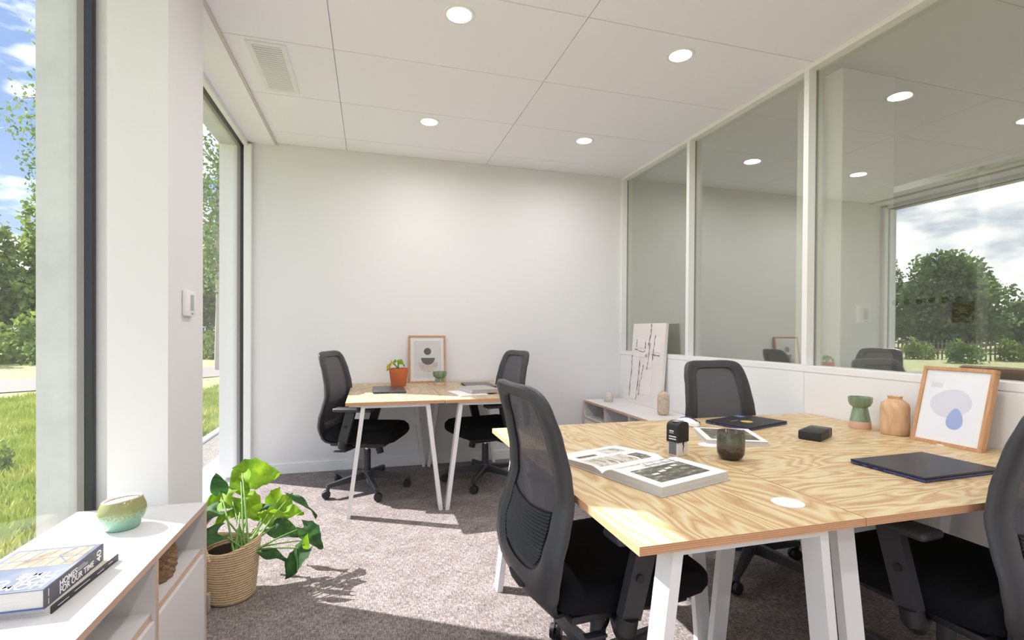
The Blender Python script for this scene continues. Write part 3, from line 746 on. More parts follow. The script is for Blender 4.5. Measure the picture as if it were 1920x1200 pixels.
def monstera():
    bx, by = -.598, 2.475
    r = empty('potted_monstera', (bx, by, 0), 0, 'bushy green monstera plant in a woven seagrass basket on the carpet beside the left cabinet', 'potted plant')
    b = MB(); n = 72; prof = [(0, 0), (.088, 0), (.098, .008)] + [(.098+.024*(k/24)+.0016*(k % 2), .012+.238*k/24) for k in range(25)] + [(.118, .255), (.112, .25), (.104, .20), (.100, .19)]
    fs = b.lathe(prof[:-1]+[(.104, .19)], n, BASKET)
    for v in b.bm.verts:
        a = math.atan2(v.co.y, v.co.x)
        if v.co.z > .15: v.co.z += .016*math.cos(2*a+.5)*(v.co.z-.15)/.1
    b.build('basket', BASKET, r, ang=60)
    for a0 in (-2.3, .85):
        b = MB(); p = [(.125*math.cos(a0+d), .125*math.sin(a0+d), .235+.03*math.cos(d*9)*1) for d in [-.28+.07*i for i in range(9)]]
        b.tube(p, .007, 8); b.build('basket_handle', BASKET, r)
    b = MB(); b.lathe([(0, .192), (.104, .19), (.104, .2), (0, .205)], 40); b.build('soil', SOIL, r)
    # leaves: world base point, tip direction, facing normal, length, width
    LV = [((-.535, 2.40, .585), (.75, .25, -.05), (-.35, -.75, .6), .17, .16, .12, 1), ((-.525, 2.38, .60), (-.05, -.2, -1), (-.75, -.6, .1), .11, .13, .2, 0),
          ((-.60, 2.35, .535), (-.2, -.2, .95), (.1, -.9, .2), .085, .07, .2, 0), ((-.56, 2.36, .50), (-.9, -.2, -.1), (.1, -.45, .9), .13, .12, .3, 1),
          ((-.60, 2.30, .475), (-.8, -.5, -.25), (-.2, -.1, 1), .14, .11, .35, 0), ((-.52, 2.36, .50), (.5, -.3, -.5), (-.3, -.3, .9), .13, .12, .2, 1),
          ((-.37, 2.44, .475), (-.55, .1, -.85), (.0, -.9, .35), .14, .13, .15, 1), ((-.33, 2.38, .485), (.85, -.1, -.42), (.3, .3, .9), .15, .055, .3, 0),
          ((-.345, 2.36, .425), (.95, -.1, -.1), (.1, -.5, .85), .075, .06, .2, 0), ((-.43, 2.42, .42), (-.95, .1, .1), (0, -.6, .8), .085, .055, .1, 0),
          ((-.585, 2.25, .395), (-.85, -.35, -.2), (.1, .0, 1), .17, .12, .35, 0), ((-.41, 2.40, .345), (.9, -.1, -.2), (.1, -.5, .9), .13, .09, .25, 0),
          ((-.375, 2.42, .36), (-.7, .0, .35), (0, -.8, .5), .11, .08, .1, 0), ((-.275, 2.36, .345), (.62, -.05, -.62), (.55, -.5, .6), .13, .10, .2, 1),
          ((-.265, 2.33, .30), (-.22, -.05, -1), (.75, -.5, .2), .12, .045, .1, 0), ((-.265, 2.30, .275), (-.6, -.1, -.85), (-.55, -.5, .45), .135, .095, .12, 1),
          ((-.55, 2.36, .44), (-.9, -.1, -.35), (.2, -.3, .9), .10, .055, .3, 0), ((-.50, 2.44, .43), (-.75, .2, -.5), (.2, -.8, .4), .10, .07, .1, 0),
          ((-.50, 2.36, .30), (.1, -.2, -.8), (-.5, -.7, .4), .10, .06, .2, 0), ((-.555, 2.33, .245), (-.9, -.2, -.1), (.1, -.6, .7), .08, .065, .3, 0),
          ((-.43, 2.33, .265), (.9, -.2, -.15), (.1, -.2, .9), .10, .05, .3, 0)]
    root = Vector((bx, by, 0))
    for i, (p, t, nrm, L_, W_, cu, sp_) in enumerate(LV):
        p = Vector(p)+Vector((-.008, 0, -.025)); p = Vector((0, 0, 1.2))+(p-Vector((0, 0, 1.2)))*(1.04+.11*min(1, max(0, (p.z-.22)/.25))); nrm = Vector(nrm)+Vector((.1, -.3, .05))
        b = MB(); s0 = Vector((-.545+.03*math.sin(i*2.1), 2.44+.025*math.cos(i*1.7), .2)); mid = (s0+p)/2; mid.z = max(mid.z, p.z*.72+.03); mid += Vector((.0, .0, .02))
        b.tube([q-root for q in bez(s0, mid, p, 12)], [.0052-.0026*k/12 for k in range(13)], 8); st = b.build('stem', STEM, r)
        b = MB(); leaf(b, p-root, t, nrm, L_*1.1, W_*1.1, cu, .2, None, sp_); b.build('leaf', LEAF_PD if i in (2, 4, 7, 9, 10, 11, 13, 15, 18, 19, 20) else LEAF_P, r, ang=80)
monstera()

# ------------------------------------------------------------------ things on the far desks
ZT = .7402
def small_pot():
    x, y = .225, 4.17
    r = empty('terracotta_plant_pot', (x, y, ZT), 0, 'small plant with two leaves in an orange terracotta pot on the far left desk', 'potted plant')
    b = MB(); b.lathe([(0, 0), (.058, 0), (.060, .003), (.078, .142), (.078, .148), (.073, .148), (.068, .12), (0, .12)], 48); b.build('pot', TERRA, r, ang=50)
    b = MB(); b.lathe([(0, .118), (.068, .118), (.068, .126), (0, .130)], 32); b.build('soil', SOIL, r)
    b = MB(); b.tube(bez((0, 0, .12), (-.005, 0, .17), (-.002, 0, .20)), .006, 8); b.tube(bez((0, 0, .14), (-.02, 0, .17), (-.05, -.01, .195)), .005, 8); b.build('stem', STEM, r)
    b = MB(); leaf(b, (-.002, 0, .205), (.75, -.2, -.25), (.3, -.7, .75), .06, .05, .5, .2); leaf(b, (-.002, 0, .205), (-.75, -.1, .05), (.0, -.5, .85), .045, .04, .3, .2); b.build('leaf', LEAF_P, r, ang=80)
    b = MB(); leaf(b, (-.05, -.01, .20), (-.55, -.1, -.75), (-.6, -.6, .4), .085, .045, .1, .2); b.build('leaf', LEAF_Y, r, ang=80)
small_pot()
def picture_frame(name, origin, rz, tilt, w, h, d, fw, label, art):
    """frame in local x (width), z (height), facing -y, leaning back by tilt"""
    r = bpy.data.objects.new(name, None); COL.objects.link(r); r.empty_display_size = .05
    r.matrix_world = Matrix.Translation(origin) @ Matrix.Rotation(rz, 4, 'Z') @ Matrix.Rotation(-tilt, 4, 'X')
    tag(r, label, 'picture')
    b = MB()
    for x0, x1, z0, z1 in ((0, w, 0, fw), (0, w, h-fw, h), (0, fw, fw, h-fw), (w-fw, w, fw, h-fw)):
        b.box(x0, x1, 0, d, z0, z1, bev=.0015)
    b.build('frame_moulding', OAK, r, smooth=False)
    b = MB(); b.box(fw-.002, w-fw+.002, .006, .010, fw-.002, h-fw+.002); b.build('mount', PAPER, r, smooth=False)
    b = MB(); b.box(fw-.002, w-fw+.002, d-.004, d-.001, fw-.002, h-fw+.002); b.build('backing_board', pm('hardboard', (150, 118, 88), .8), r, smooth=False)
    art(r)
    b = MB(); b.box(fw-.002, w-fw+.002, .0025, .004, fw-.002, h-fw+.002); b.build('glazing', WGLASS, r, smooth=False)
    return r
def shape(r, name, pts, mat, y=.0056, t=.0004):
    b = MB(); b.ring_loft([[(x, y, z) for x, z in pts], [(x, y+t, z) for x, z in pts]]); b.build(name, mat, r, smooth=False)
def arc(cx, cz, R, a0, a1, n=32, sz=1): return [(cx+R*math.cos(a0+(a1-a0)*i/n), cz+R*sz*math.sin(a0+(a1-a0)*i/n)) for i in range(n+1)]
BLUSH = ramp_mat('blush_print', lambda nt: noise(nt, 30, detail=3), [(.3, (196, 182, 176)), (.7, (212, 202, 196))], .8)
def art1(r):
    shape(r, 'print_background', [(.045, .045), (.285, .045), (.285, .372), (.045, .372)], pm('pale_grey_print', (216, 214, 213), .8), .0058, .0002)
    shape(r, 'print_disc', arc(.165, .278, .032, 0, 2*PI*31/32, 31), GREY, .0052)
    shape(r, 'print_half_disc', arc(.168, .182, .088, PI, 2*PI), BLUSH, .0055, .0003)
    shape(r, 'print_half_disc', arc(.168, .220, .061, PI, 2*PI), GREY, .0050)
picture_frame('framed_print', (.324, 4.385, ZT), 0, .14, .325, .42, .022, .016, 'oak framed print of dark and blush half circles on the far desks', art1)
def green_cup(loc, s, name, label, flare):
    r = empty(name, loc, 0, label, 'candle holder')
    b = MB()
    if flare: prof = [(0, 0), (.043, 0), (.045, .004), (.041, .034), (.030, .092), (.0285, .098), (.040, .108), (.047, .125), (.0475, .147), (.044, .147), (.040, .125), (.028, .113), (0, .112)]
    else: prof = [(0, 0), (.040, 0), (.041, .004), (.038, .022), (.032, .045), (.029, .052), (.045, .066), (.050, .085), (.050, .100), (.046, .100), (.044, .085), (.030, .066), (0, .064)]
    n = 48; fs = b.lathe([(a*s, c*s) for a, c in prof], n, GREENC); b._fin(fs[:3*n] if not flare else fs[:3*n], PINKC)
    for v in b.bm.verts:
        a = math.atan2(v.co.y, v.co.x); k = 1+.035*abs(math.cos(4*a)) if v.co.z > .03*s else 1
        v.co.x *= k; v.co.y *= k
    b.build('holder_body', None, r, ang=60)
    return r
green_cup((.565, 4.18, ZT), 1.15, 'ceramic_candle_holder', 'squat green glazed candle holder in front of the framed print on the far desks', False)
def laptop(loc, rz, w, d, top, edge, label, sticker=False, logo=False):
    """w along x, d along y, hinge at +y"""
    r = empty('laptop', loc, rz, label, 'laptop')
    b = MB(); b.box(0, w, 0, d, .0015, .009, bev=.002); b.build('base', edge, r, smooth=False)
    b = MB(); b.box(0, w, 0, d, .0098, .0165, bev=.0022); lid = b.build('lid', top, r, smooth=False)
    b = MB(); b.cyl((w*.15, d-.003, .009), (w*.85, d-.003, .009), .0045, seg=12); b.build('hinge', BLK2, r)
    for k, (a, c) in enumerate(((.03, .012), (.06, .02), (.095, .02))):
        b = MB(); b.box(-.0006, .0004, d-a-c, d-a, .0035, .0075); b.build('side_port', PORTM, r, smooth=False)
    for (x, y) in ((.02, .02), (w-.02, .02), (.02, d-.02), (w-.02, d-.02)):
        b = MB(); b.cyl((x, y, 0), (x, y, .002), .006, seg=10); b.build('rubber_foot', PORTM, r)
    if sticker:
        b = MB(); b.cyl((w*.42, d*.42, .0165), (w*.42, d*.42, .0168), .028, seg=30); b.build('round_sticker', pm('yellow_sticker', (206, 190, 92), .5), lid)
        b = MB(); b.box(w*.70, w*.84, d*.80, d*.99, .0165, .0168); b.build('blue_sticker', pm('blue_sticker', (96, 136, 176), .5), lid, smooth=False)
        b = MB()
        for k in range(6): b.box(w*.25+.010*k, w*.25+.010*k+.006, d*.60, d*.60+.010, .0165, .0167)
        b.build('lettering_sticker', pm('silver_sticker', (150, 152, 150), .4), lid, smooth=False)
    if logo:
        b = MB(); b.bar((w*.46, d*.5, .0166), (w*.5, d*.56, .0166), .003, .0003, (1, 0, 0)); b.bar((w*.5, d*.56, .0166), (w*.54, d*.5, .0166), .003, .0003, (1, 0, 0)); b.bar((w*.48, d*.53, .0166), (w*.55, d*.53, .0166), .002, .0003, (0, 1, 0))
        b.build('lid_emblem', pm('faint_emblem', (76, 78, 90), .3, .6), lid, smooth=False)
    return r
laptop((.255, 3.70, ZT), math.radians(90), .36, .235, LAPG, pm('teal_laptop_edge', (78, 100, 112), .35, .7), 'closed grey laptop on the far left desk in front of the terracotta pot')
laptop((.985, 3.87, ZT), math.radians(90), .33, .235, LAPG, LAPD, 'closed grey laptop on the far right desk behind the grey books')
b_ = book('grey_book', (.870, 3.38, ZT+.010), math.radians(-64), .27, .22, .028, pm('warm_grey_cover', (172, 166, 160), .7), 'thick warm-grey book on the far right desk, lying on the white magazine')
b_.rotation_euler = (0, 0, math.radians(-78)); b_.location = (.70, 3.46, ZT+.010)
b = MB(); b.box(0, .21, 0, .29, 0, .0095, bev=.001); mg = b.build('white_magazine', PAPER, None, smooth=False, loc=(.605, 3.40, ZT)); mg.rotation_euler = (0, 0, math.radians(10))
tag(mg, 'thin white magazine under the grey book at the edge of the far desk', 'magazine')

# ------------------------------------------------------------------ things on the right cabinet
ZR = .543
b = MB(); b.lathe([(0, 0), (.036, 0), (.040, .004), (.042, .03), (.041, .058), (.030, .082), (.014, .090), (.013, .103), (.011, .105), (.009, .10), (0, .098)], 40)
tag(b.build('bud_vase', CREAMV, None, loc=(2.155, 4.21, ZR), ang=50), 'small cream bud vase on the right cabinet near the back corner', 'vase')
b = MB(); b.lathe([(0, 0), (.032, 0), (.040, .008), (.046, .03), (.0465, .13), (.044, .155), (.034, .175), (.022, .183), (.021, .187), (.017, .187), (.015, .175), (0, .17)], 44)
tag(b.build('wooden_vase', STONEW, None, loc=(2.235, 3.43, ZR), ang=50), 'tall rounded pale wooden vase in front of the canvas on the right cabinet', 'vase')
def canvas():
    w, h, t = .53, .735, .028
    # leans against the partition (facing -x)
    a = math.radians(4.2)
    r = bpy.data.objects.new('relief_canvas', None); COL.objects.link(r); r.empty_display_size = .05
    m = basis((2.335, 4.165, ZR), (0, -1, 0), (math.sin(a), 0, math.cos(a)), (-math.cos(a), 0, math.sin(a)))
    r.matrix_world = m; tag(r, 'large off-white canvas with torn relief strips leaning on the partition above the right cabinet', 'painting')
    b = MB(); b.box(0, w, 0, h, -t, 0, bev=.002); b.build('canvas_body', pm('off_white_plaster', (232, 226, 222), .85, bump=.3, bscale=40), r, smooth=False)
    rnd = random.Random(5); CR = pm('crack_brown', (116, 98, 88), .9)
    strips = [((.31, .735), (.315, .66), (.285, .54)), ((.39, .63), (.375, .52), (.365, .41)), ((.09, .59), (.085, .52)), ((.235, .57), (.235, .51)), ((.31, .56), (.30, .40), (.285, .32)),
              ((.02, .44), (.03, .3), (.012, .06)), ((.16, .40), (.155, .28), (.135, .04)), ((.225, .36), (.215, .30), (.20, .23)), ((.19, .22), (.18, .13), (.175, .08)), ((.34, .46), (.47, .455)), ((.06, .50), (.2, .475), (.24, .49))]
    for k, st in enumerate(strips):
        b = MB(); pts = []
        for (x0, y0), (x1, y1) in zip(st[:-1], st[1:]):
            for i in range(7): tt_ = i/7; pts.append((x0+(x1-x0)*tt_+rnd.uniform(-.0035, .0035), y0+(y1-y0)*tt_, .003))
        pts.append((*st[-1], .003))
        b.tube(pts, [.0006+.0032*abs(math.sin(i*.8+k)) for i in range(len(pts))], 6); b.build('relief_crack', CR, r)
    PL = pm('plaster_strip', (236, 231, 228), .85)
    for (x0, x1, y0, y1) in ((.02, .15, .04, .42), (.18, .37, .10, .33), (.09, .23, .51, .6), (.33, .48, .48, .62), (.24, .36, .34, .46), (.05, .28, .43, .49)):
        b = MB(); b.box(x0, x1, y0, y1, 0, .0025, bev=.001); b.build('relief_strip', PL, r, smooth=False)
canvas()

# ------------------------------------------------------------------ things on the near desks
def open_book():
    # origin on the spine's near end; x' along page height, y' across (left half +)
    a = math.radians(17.0)
    r = empty('open_book', (.712, 1.430, ZT), a, 'large open photo book showing interior pictures, on the near desk by the front chair', 'book')
    H_ = .305
    def top(y):
        if y < 0:
            u = -y/.238; return .004+.026*min(1, (u/.16))**.5 - .003*u if u > 0 else .004
        u = y/.250; return .004+.019*min(1, (u/.2))**.5-.013*max(0, u-.15)
    b = MB(); b.box(-.006, H_+.006, -.244, -.004, 0, .0025, bev=.0008); b.box(-.006, H_+.006, .004, .258, .0, .0025, bev=.0008); b.box(-.006, H_+.006, -.012, .012, .0, .0022)
    b.build('cover', pm('cloth_cover_grey', (186, 180, 172), .8), r, smooth=False)
    def block(y0, y1):
        b = MB(); n = 24; ys = [y0+(y1-y0)*i/n for i in range(n+1)]
        rings = []
        for x in (0, H_): rings.append([(x, y, top(y)) for y in ys]+[(x, y, .0026) for y in reversed(ys)])
        fs = b.ring_loft(rings, PAPER); 
        for f in b.bm.faces:
            f.normal_update()
        for f in b.bm.faces:
            if abs(f.normal.z) < .6: f.material_index = b.mi(PAGES)
        b.build('page_block', None, r, ang=25)
    block(-.238, -.0015); block(.0015, .250)
    def patch(y0, y1, x0, x1, mat, name='picture_print', dz=.0006):
        b = MB(); n = 12
        b.grid(lambda u, v: (x0+(x1-x0)*v, y0+(y1-y0)*u, top(y0+(y1-y0)*u)+dz), n, 2); b.build(name, mat, r)
    DKP = ramp_mat('interior_photo_print', lambda nt: noise(nt, 26, (1, 2.2, 1), 4, .7), [(.38, (78, 78, 66)), (.55, (112, 110, 96)), (.68, (196, 190, 176))], .5)
    LTP = ramp_mat('pale_photo_print', lambda nt: noise(nt, 22, (2, 1, 1), 3, .6), [(.35, (140, 132, 112)), (.5, (206, 200, 188)), (.7, (226, 222, 214))], .5)
    patch(-.206, -.085, .035, .262, DKP)
    # white furniture shapes and the window grid in the big picture
    for k in range(4):
        patch(-.150+.012*k, -.138+.012*k, .070+.042*k, .098+.042*k, PAPER, 'picture_chair_shape', .0011)
    patch(-.085, -.052, .120, .262, pm('picture_sky', (222, 224, 226), .5), 'picture_window', .0007)
    for k in range(4): patch(-.085, -.050, .130+.04*k, .1325+.04*k, DKP, 'picture_window_bar', .0013)
    patch(-.0705, -.068, .120, .262, DKP, 'picture_window_bar', .0013)
    patch(-.045, -.018, .030, .125, LTP); patch(-.045, -.018, .140, .262, LTP)
    patch(.030, .118, .020, .105, LTP); patch(.030, .118, .115, .200, LTP); patch(.030, .100, .212, .262, DKP)
    patch(.150, .215, .170, .262, LTP); patch(.150, .172, .035, .120, DKP)
open_book()
def stamp():
    r = empty('self_inking_stamp', (1.108, 1.605, ZT), math.radians(20), 'black and white self-inking stamp standing upright behind the open book', 'stamp')
    b = MB(); b.box(-.030, .030, -.022, .022, 0, .056, bev=.002); b.build('base_frame', pm('stamp_white', (226, 224, 222), .4), r)
    b = MB(); prof = [(-.033, .052), (-.033, .112), (-.028, .121), (-.015, .126), (0, .1275), (.015, .126), (.028, .121), (.033, .112), (.033, .052)]
    b.prism(prof, -.025, .025); bm_ = b.build('cap', BLK2, r, ang=40)
    b = MB(); b.box(-.0005-.033, -.0328, -.017, .014, .062, .066); b.box(-.0335, -.0328, -.017, .014, .071, .075)
    for k in range(4): b.box(-.0335, -.0328, -.006+.005*k, -.003+.005*k, .090, .096)
    b.box(-.0335, -.0328, -.006, .013, .085, .0865); b.build('cap_print', WTXT, bm_, smooth=False)
    b = MB(); b.box(-.0306, -.0298, -.016, .016, .006, .050); b.build('ink_window', pm('smoked_plastic', (120, 122, 128), .3), r, smooth=False)
    b = MB(); b.box(-.022, .022, -.012, .012, .1262, .1282, bev=.0006); b.build('top_label', pm('silver_label', (158, 162, 168), .3), bm_, smooth=False)
    b = MB(); b.tube([(.004, -.0235, .056), (.001, -.0235, .044), (.005, -.0235, .036), (.001, -.0235, .028), (.004, -.0235, .012)], [.0035, .0028, .0016, .0012, .0006], 6); b.build('printed_mark', BLK2, r)
stamp()
b = MB(); b.lathe([(0, 0), (.026, 0), (.038, .006), (.0465, .022), (.048, .045), (.048, .100), (.0465, .102), (.0445, .100), (.044, .03), (.030, .012), (0, .010)], 56)
tag(b.build('ceramic_tumbler', MUGG, None, loc=(1.262, 1.505, ZT), ang=60), 'dark brown and green glazed ceramic tumbler on the near desk', 'cup')
def mouse():
    r = empty('computer_mouse', (1.505, 2.095, ZT), math.radians(-60), 'white computer mouse with a coloured centre strip behind the stamp', 'computer mouse')
    b = MB(); rg = []
    for k in range(13):
        u = k/12; x = -.055+.11*u; w = .031*(math.sin(PI*(.08+.86*u)))**.45; h = .037*(math.sin(PI*(.12+.80*u)))**.6
        rg.append([(x, w*math.cos(t), .003+h*max(0, math.sin(t))**.8) for t in [PI*i/14 for i in range(15)]])
    b.ring_loft(rg, None); b.build('shell', WHITE, r, ang=60)
    for nm, u0, u1, m in (('centre_strip', .42, .92, pm('purple_strip', (108, 56, 96), .4)), ('scroll_wheel', .14, .40, pm('blue_strip', (62, 88, 150), .4))):
        b = MB(); pts = [(-.055+.11*u, 0, .0045+.037*(math.sin(PI*(.12+.80*u)))**.6) for u in [u0+(u1-u0)*i/8 for i in range(9)]]
        for p, q in zip(pts[:-1], pts[1:]): b.bar(p, q, .012, .003, (0, 1, 0))
        b.build(nm, m, r, smooth=False)
    b = MB(); b.box(.01, .05, .020, .030, .006, .022, bev=.003); b.build('side_grip', MATS['blue_strip'], r)
mouse()
rb = empty('small_photo_book', (1.278, 1.655, ZT), math.radians(-17), 'white-edged small photo book lying between the tumbler and the stickered laptop', 'book')
b = MB(); b.box(.0, .235, -.01, .255, .0015, .0175); b.build('page_block', PAGES, rb, smooth=False)
b = MB(); b.box(-.002, .237, -.012, .257, .0175, .020, bev=.0008); b.box(-.002, .237, -.012, .257, 0, .0018, bev=.0008); b.build('cover', PAPER, rb, smooth=False)
b = MB(); b.box(.022, .212, .012, .232, .0199, .0203); b.build('cover_photo', MATS['interior_photo_print'], rb, smooth=False)
rb.location = (1.335, 1.735, ZT); rb.rotation_euler = (0, 0, math.radians(-25))
laptop((1.735, 1.885, ZT), math.radians(0), .33, .235, BLK2, LAPB, 'closed black laptop with yellow and blue stickers on the near desk below the mesh chair', sticker=True)
bpy.data.objects[-1] if False else None
lap3 = [o for o in bpy.data.objects if o.get('label', '').startswith('closed black laptop')][0]
lap3.location = (1.700, 1.905, ZT); lap3.rotation_euler = (0, 0, math.radians(17))
laptop((1.640, 1.105, ZT), math.radians(2), .362, .24, LAPD, LAPB, 'closed navy laptop on the near right desk beside the leaning frame', logo=True)
def gbox():
    r = empty('glasses_case', (1.88, 1.715, ZT), math.radians(27), 'small black box with a thin pale band on the near right desk', 'box')
    b = MB(); b.box(-.085, .085, -.044, .044, 0, .040, bev=.007, seg=3); b.build('case_body', BLK2, r)
    b = MB()
    for x0, x1, y0, y1, z0, z1 in ((.045, .048, -.0446, .0446, .0396, .0404), (.045, .048, -.0446, -.0436, 0.004, .0404), (.045, .048, .0436, .0446, .004, .0404)): b.box(x0, x1, y0, y1, z0, z1)
    b.build('band', pm('pale_band', (186, 186, 180), .5), r, smooth=False)
gbox()
green_cup((2.285, 1.835, ZT), 1.03, 'ceramic_candle_stand', 'green glazed candle holder with a flared cone foot beside the wooden bottle vase', True)
b = MB(); b.lathe([(0, 0), (.050, 0), (.054, .003), (.056, .03), (.056, .122), (.051, .142), (.035, .155), (.027, .161), (.027, .170), (.029, .174), (.024, .175), (.018, .168), (0, .16)], 56)
tag(b.build('bottle_vase', TURNED, None, loc=(2.305, 1.685, ZT), ang=50), 'wide turned pale wood bottle vase between the candle holder and the leaning frame', 'vase')
def art2(r):
    shape(r, 'print_background', [(.032, .035), (.228, .035), (.228, .275), (.032, .275)], pm('print_white', (228, 229, 234), .8), .0058, .0002)
    pts = [(.125+.070*math.cos(t)*(1+.10*math.cos(2*t+.6))+.004*math.sin(3*t), .178+.062*math.sin(t)*(1+.12*math.sin(t*2+.4))) for t in [2*PI*i/40 for i in range(40)]]
    shape(r, 'print_lilac_blob', pts, pm('lilac_print', (208, 206, 220), .8), .0055, .0003)
    pts = [(.150+.029*math.cos(t)*(1-.28*math.sin(t)), .116+.044*math.sin(t)) for t in [2*PI*i/32 for i in range(32)]]
    shape(r, 'print_blue_blob', pts, pm('periwinkle_print', (138, 160, 208), .8), .0050)
    shape(r, 'print_band', [(.040, .262), (.085, .262), (.085, .240), (.040, .240)], pm('pale_warm_print', (214, 210, 206), .8), .0056, .0001)
# faces -x, slightly towards the camera; width runs along -y
fr2 = picture_frame('framed_print', (2.262, 1.590, ZT), math.radians(-90), .25, .262, .330, .028, .015, 'oak frame with a lilac and blue abstract print leaning on the near desk', art2)
b = MB(); b.bar((.215, .028, .12), (.205, .085, .008), .05, .004, (1, 0, 0)); b.build('easel_strut', OAK, fr2, smooth=False)

# ------------------------------------------------------------------ outdoors
def gplane(name, x0, x1, y0, y1, z, mat, bump=0, n=1, lab=None):
    b = MB(); b.grid(lambda u, v: (x0+(x1-x0)*u, y0+(y1-y0)*v, z+bump*(math.sin(u*40)*math.sin(v*37))), n, n)
    o = b.build(name, mat, None, smooth=True); o['kind'] = 'structure'
    return o
gplane('lawn', -140, XL+.02, -70, 140, -.15, GRASS)
o = sbox('gravel_strip', -1.86, XL-.25, 3.0, 30, -.2, -.125, mat=GRAVEL)
sbox('kerb', -1.93, -1.86, 3.0, 30, -.2, -.10, mat=CONC)
def path(pts, w, z, name):
    b = MB(); rg = []
    pts = [Vector((*p, z)) for p in pts]
    L_, R_ = [], []
    for i, p in enumerate(pts):
        d = (pts[min(i+1, len(pts)-1)]-pts[max(i-1, 0)]).normalized(); n_ = Vector((-d.y, d.x, 0))
        L_.append(b.bm.verts.new(p+n_*w/2)); R_.append(b.bm.verts.new(p-n_*w/2))
    for i in range(len(pts)-1): b.bm.faces.new((L_[i], L_[i+1], R_[i+1], R_[i]))
    o = b.build(name, PATHM, None); o['kind'] = 'structure'
path([(-26, 4.5), (-16, 9.5), (-10, 13), (-7.2, 14.9), (-4.2, 18.5), (-1, 24)], 3.6, -.13, 'garden_path')
path([(-40, 22), (-24, 26), (-15, 28.5), (-6, 31), (6, 34)], 1.6, -.13, 'far_path')
def blades(name, regions, n, hmin, hmax, mat, label, seed=1):
    rnd = np.random.RandomState(seed); V = []; Fc = []
    for (x0, x1, y0, y1, k) in regions:
        px = rnd.uniform(x0, x1, k); py = rnd.uniform(y0, y1, k); a = rnd.uniform(0, 2*PI, k); h = rnd.uniform(hmin, hmax, k); w = h*.09+.003
        lx = rnd.uniform(-.5, .5, k)*h; ly = rnd.uniform(-.5, .5, k)*h
        for i in range(k):
            c, s = math.cos(a[i])*w[i], math.sin(a[i])*w[i]; q = len(V)
            V += [(px[i]-c, py[i]-s, -.15), (px[i]+c, py[i]+s, -.15), (px[i]+c*.5+lx[i]*.5, py[i]+s*.5+ly[i]*.5, -.15+h[i]*.6), (px[i]+lx[i], py[i]+ly[i], -.15+h[i])]
            Fc += [(q, q+1, q+2), (q, q+2, q+3)]
    me = bpy.data.meshes.new(name); me.from_pydata(V, [], Fc); me.materials.append(mat)
    o = bpy.data.objects.new(name, me); COL.objects.link(o); tag(o, label, 'grass', kind='stuff')
blades('grass_blades', [(-3.9, -2.0, 2.0, 8.0, 28000), (-6.5, -3.2, 4.5, 12, 22000), (-3.4, -2.15, 7.5, 15, 9000), (-7, -1.3, -.5, 3, 8000)], 0, .05, .13, BLADE, 'sunlit green meadow grass growing outside the left windows')
def foliage_mesh(blobs, n, size, rnd):
    V = []; Fc = []
    tot = sum(b_[3]*b_[4]*b_[5] for b_ in blobs)
    for (cx, cy, cz, rx, ry, rz_) in blobs:
        k = int(n*rx*ry*rz_/tot)+40
        d = rnd.normal(size=(k, 3)); d /= np.linalg.norm(d, axis=1)[:, None]; rr = rnd.uniform(.55, 1.02, k)[:, None]
        rr *= 1+.16*np.sin(d[:, :1]*7+cx)+.12*np.sin(d[:, 2:3]*9+cy)
        P = d*rr*np.array([rx, ry, rz_])+np.array([cx, cy, cz])
        A = rnd.normal(size=(k, 3)); A /= np.linalg.norm(A, axis=1)[:, None]; B = np.cross(A, rnd.normal(size=(k, 3))); B /= np.linalg.norm(B, axis=1)[:, None]
        sz = size*rnd.uniform(.6, 1.4, k)[:, None]
        q0 = len(V); W = np.stack([P-A*sz, P+B*sz*.6, P+A*sz, P-B*sz*.6], 1).reshape(-1, 3)
        V += [tuple(v) for v in W]; Fc += [(q0+4*i, q0+4*i+1, q0+4*i+2, q0+4*i+3) for i in range(k)]
    return V, Fc
def tree(name, x, y, h, w, label, mat, n=7000, size=.16, seed=0, trunk=.16, low=.25, nb=9, group=None, bark=BARK):
    rnd = np.random.RandomState(seed); r = empty(name, (x, y, -.15), 0, label, 'tree', group)
    blobs = []
    if name == 'round_tree':
        blobs = [(0, 0, h*.50, w*.47, w*.47, h*.46), (-w*.12, .3, h*.62, w*.33, w*.33, h*.37), (w*.14, -.2, h*.58, w*.32, w*.32, h*.36), (0, 0, h*.25, w*.5, w*.5, h*.27), (.2, 0, h*.72, w*.26, w*.26, h*.27)]; nb = 0
    for k in range(nb):
        u = (k+.5)/nb; z = h*(low+(1-low)*u); wr = w*.5*(math.sin(PI*(.18+.74*u)))**.8
        a = k*2.4+seed; off = wr*.45
        blobs.append((math.cos(a)*off, math.sin(a)*off, z-h*.06, wr*.72, wr*.72, h*(1-low)/nb*1.35+.2))
    V, Fc = foliage_mesh(blobs, n, size, rnd)
    me = bpy.data.meshes.new('foliage'); me.from_pydata(V, [], Fc); me.materials.append(mat)
    o = bpy.data.objects.new('foliage', me); COL.objects.link(o); o.parent = r
    b = MB(); b.tube([(0, 0, 0), (.1*trunk, .3*trunk, h*.3), (-.4*trunk, 0, h*.6), (.2*trunk, 0, h*.92)], [trunk, trunk*.8, trunk*.5, trunk*.12], 10)
    for k in range(6):
        a = k*2.1+seed; z = h*(.35+.09*k); b.tube([(0, 0, z), (math.cos(a)*w*.16, math.sin(a)*w*.16, z+h*.06), (math.cos(a)*w*.34, math.sin(a)*w*.34, z+h*.10)], [trunk*.35, trunk*.22, trunk*.06], 6)
    b.build('trunk', bark, r)
    return r
rt = random.Random(3)
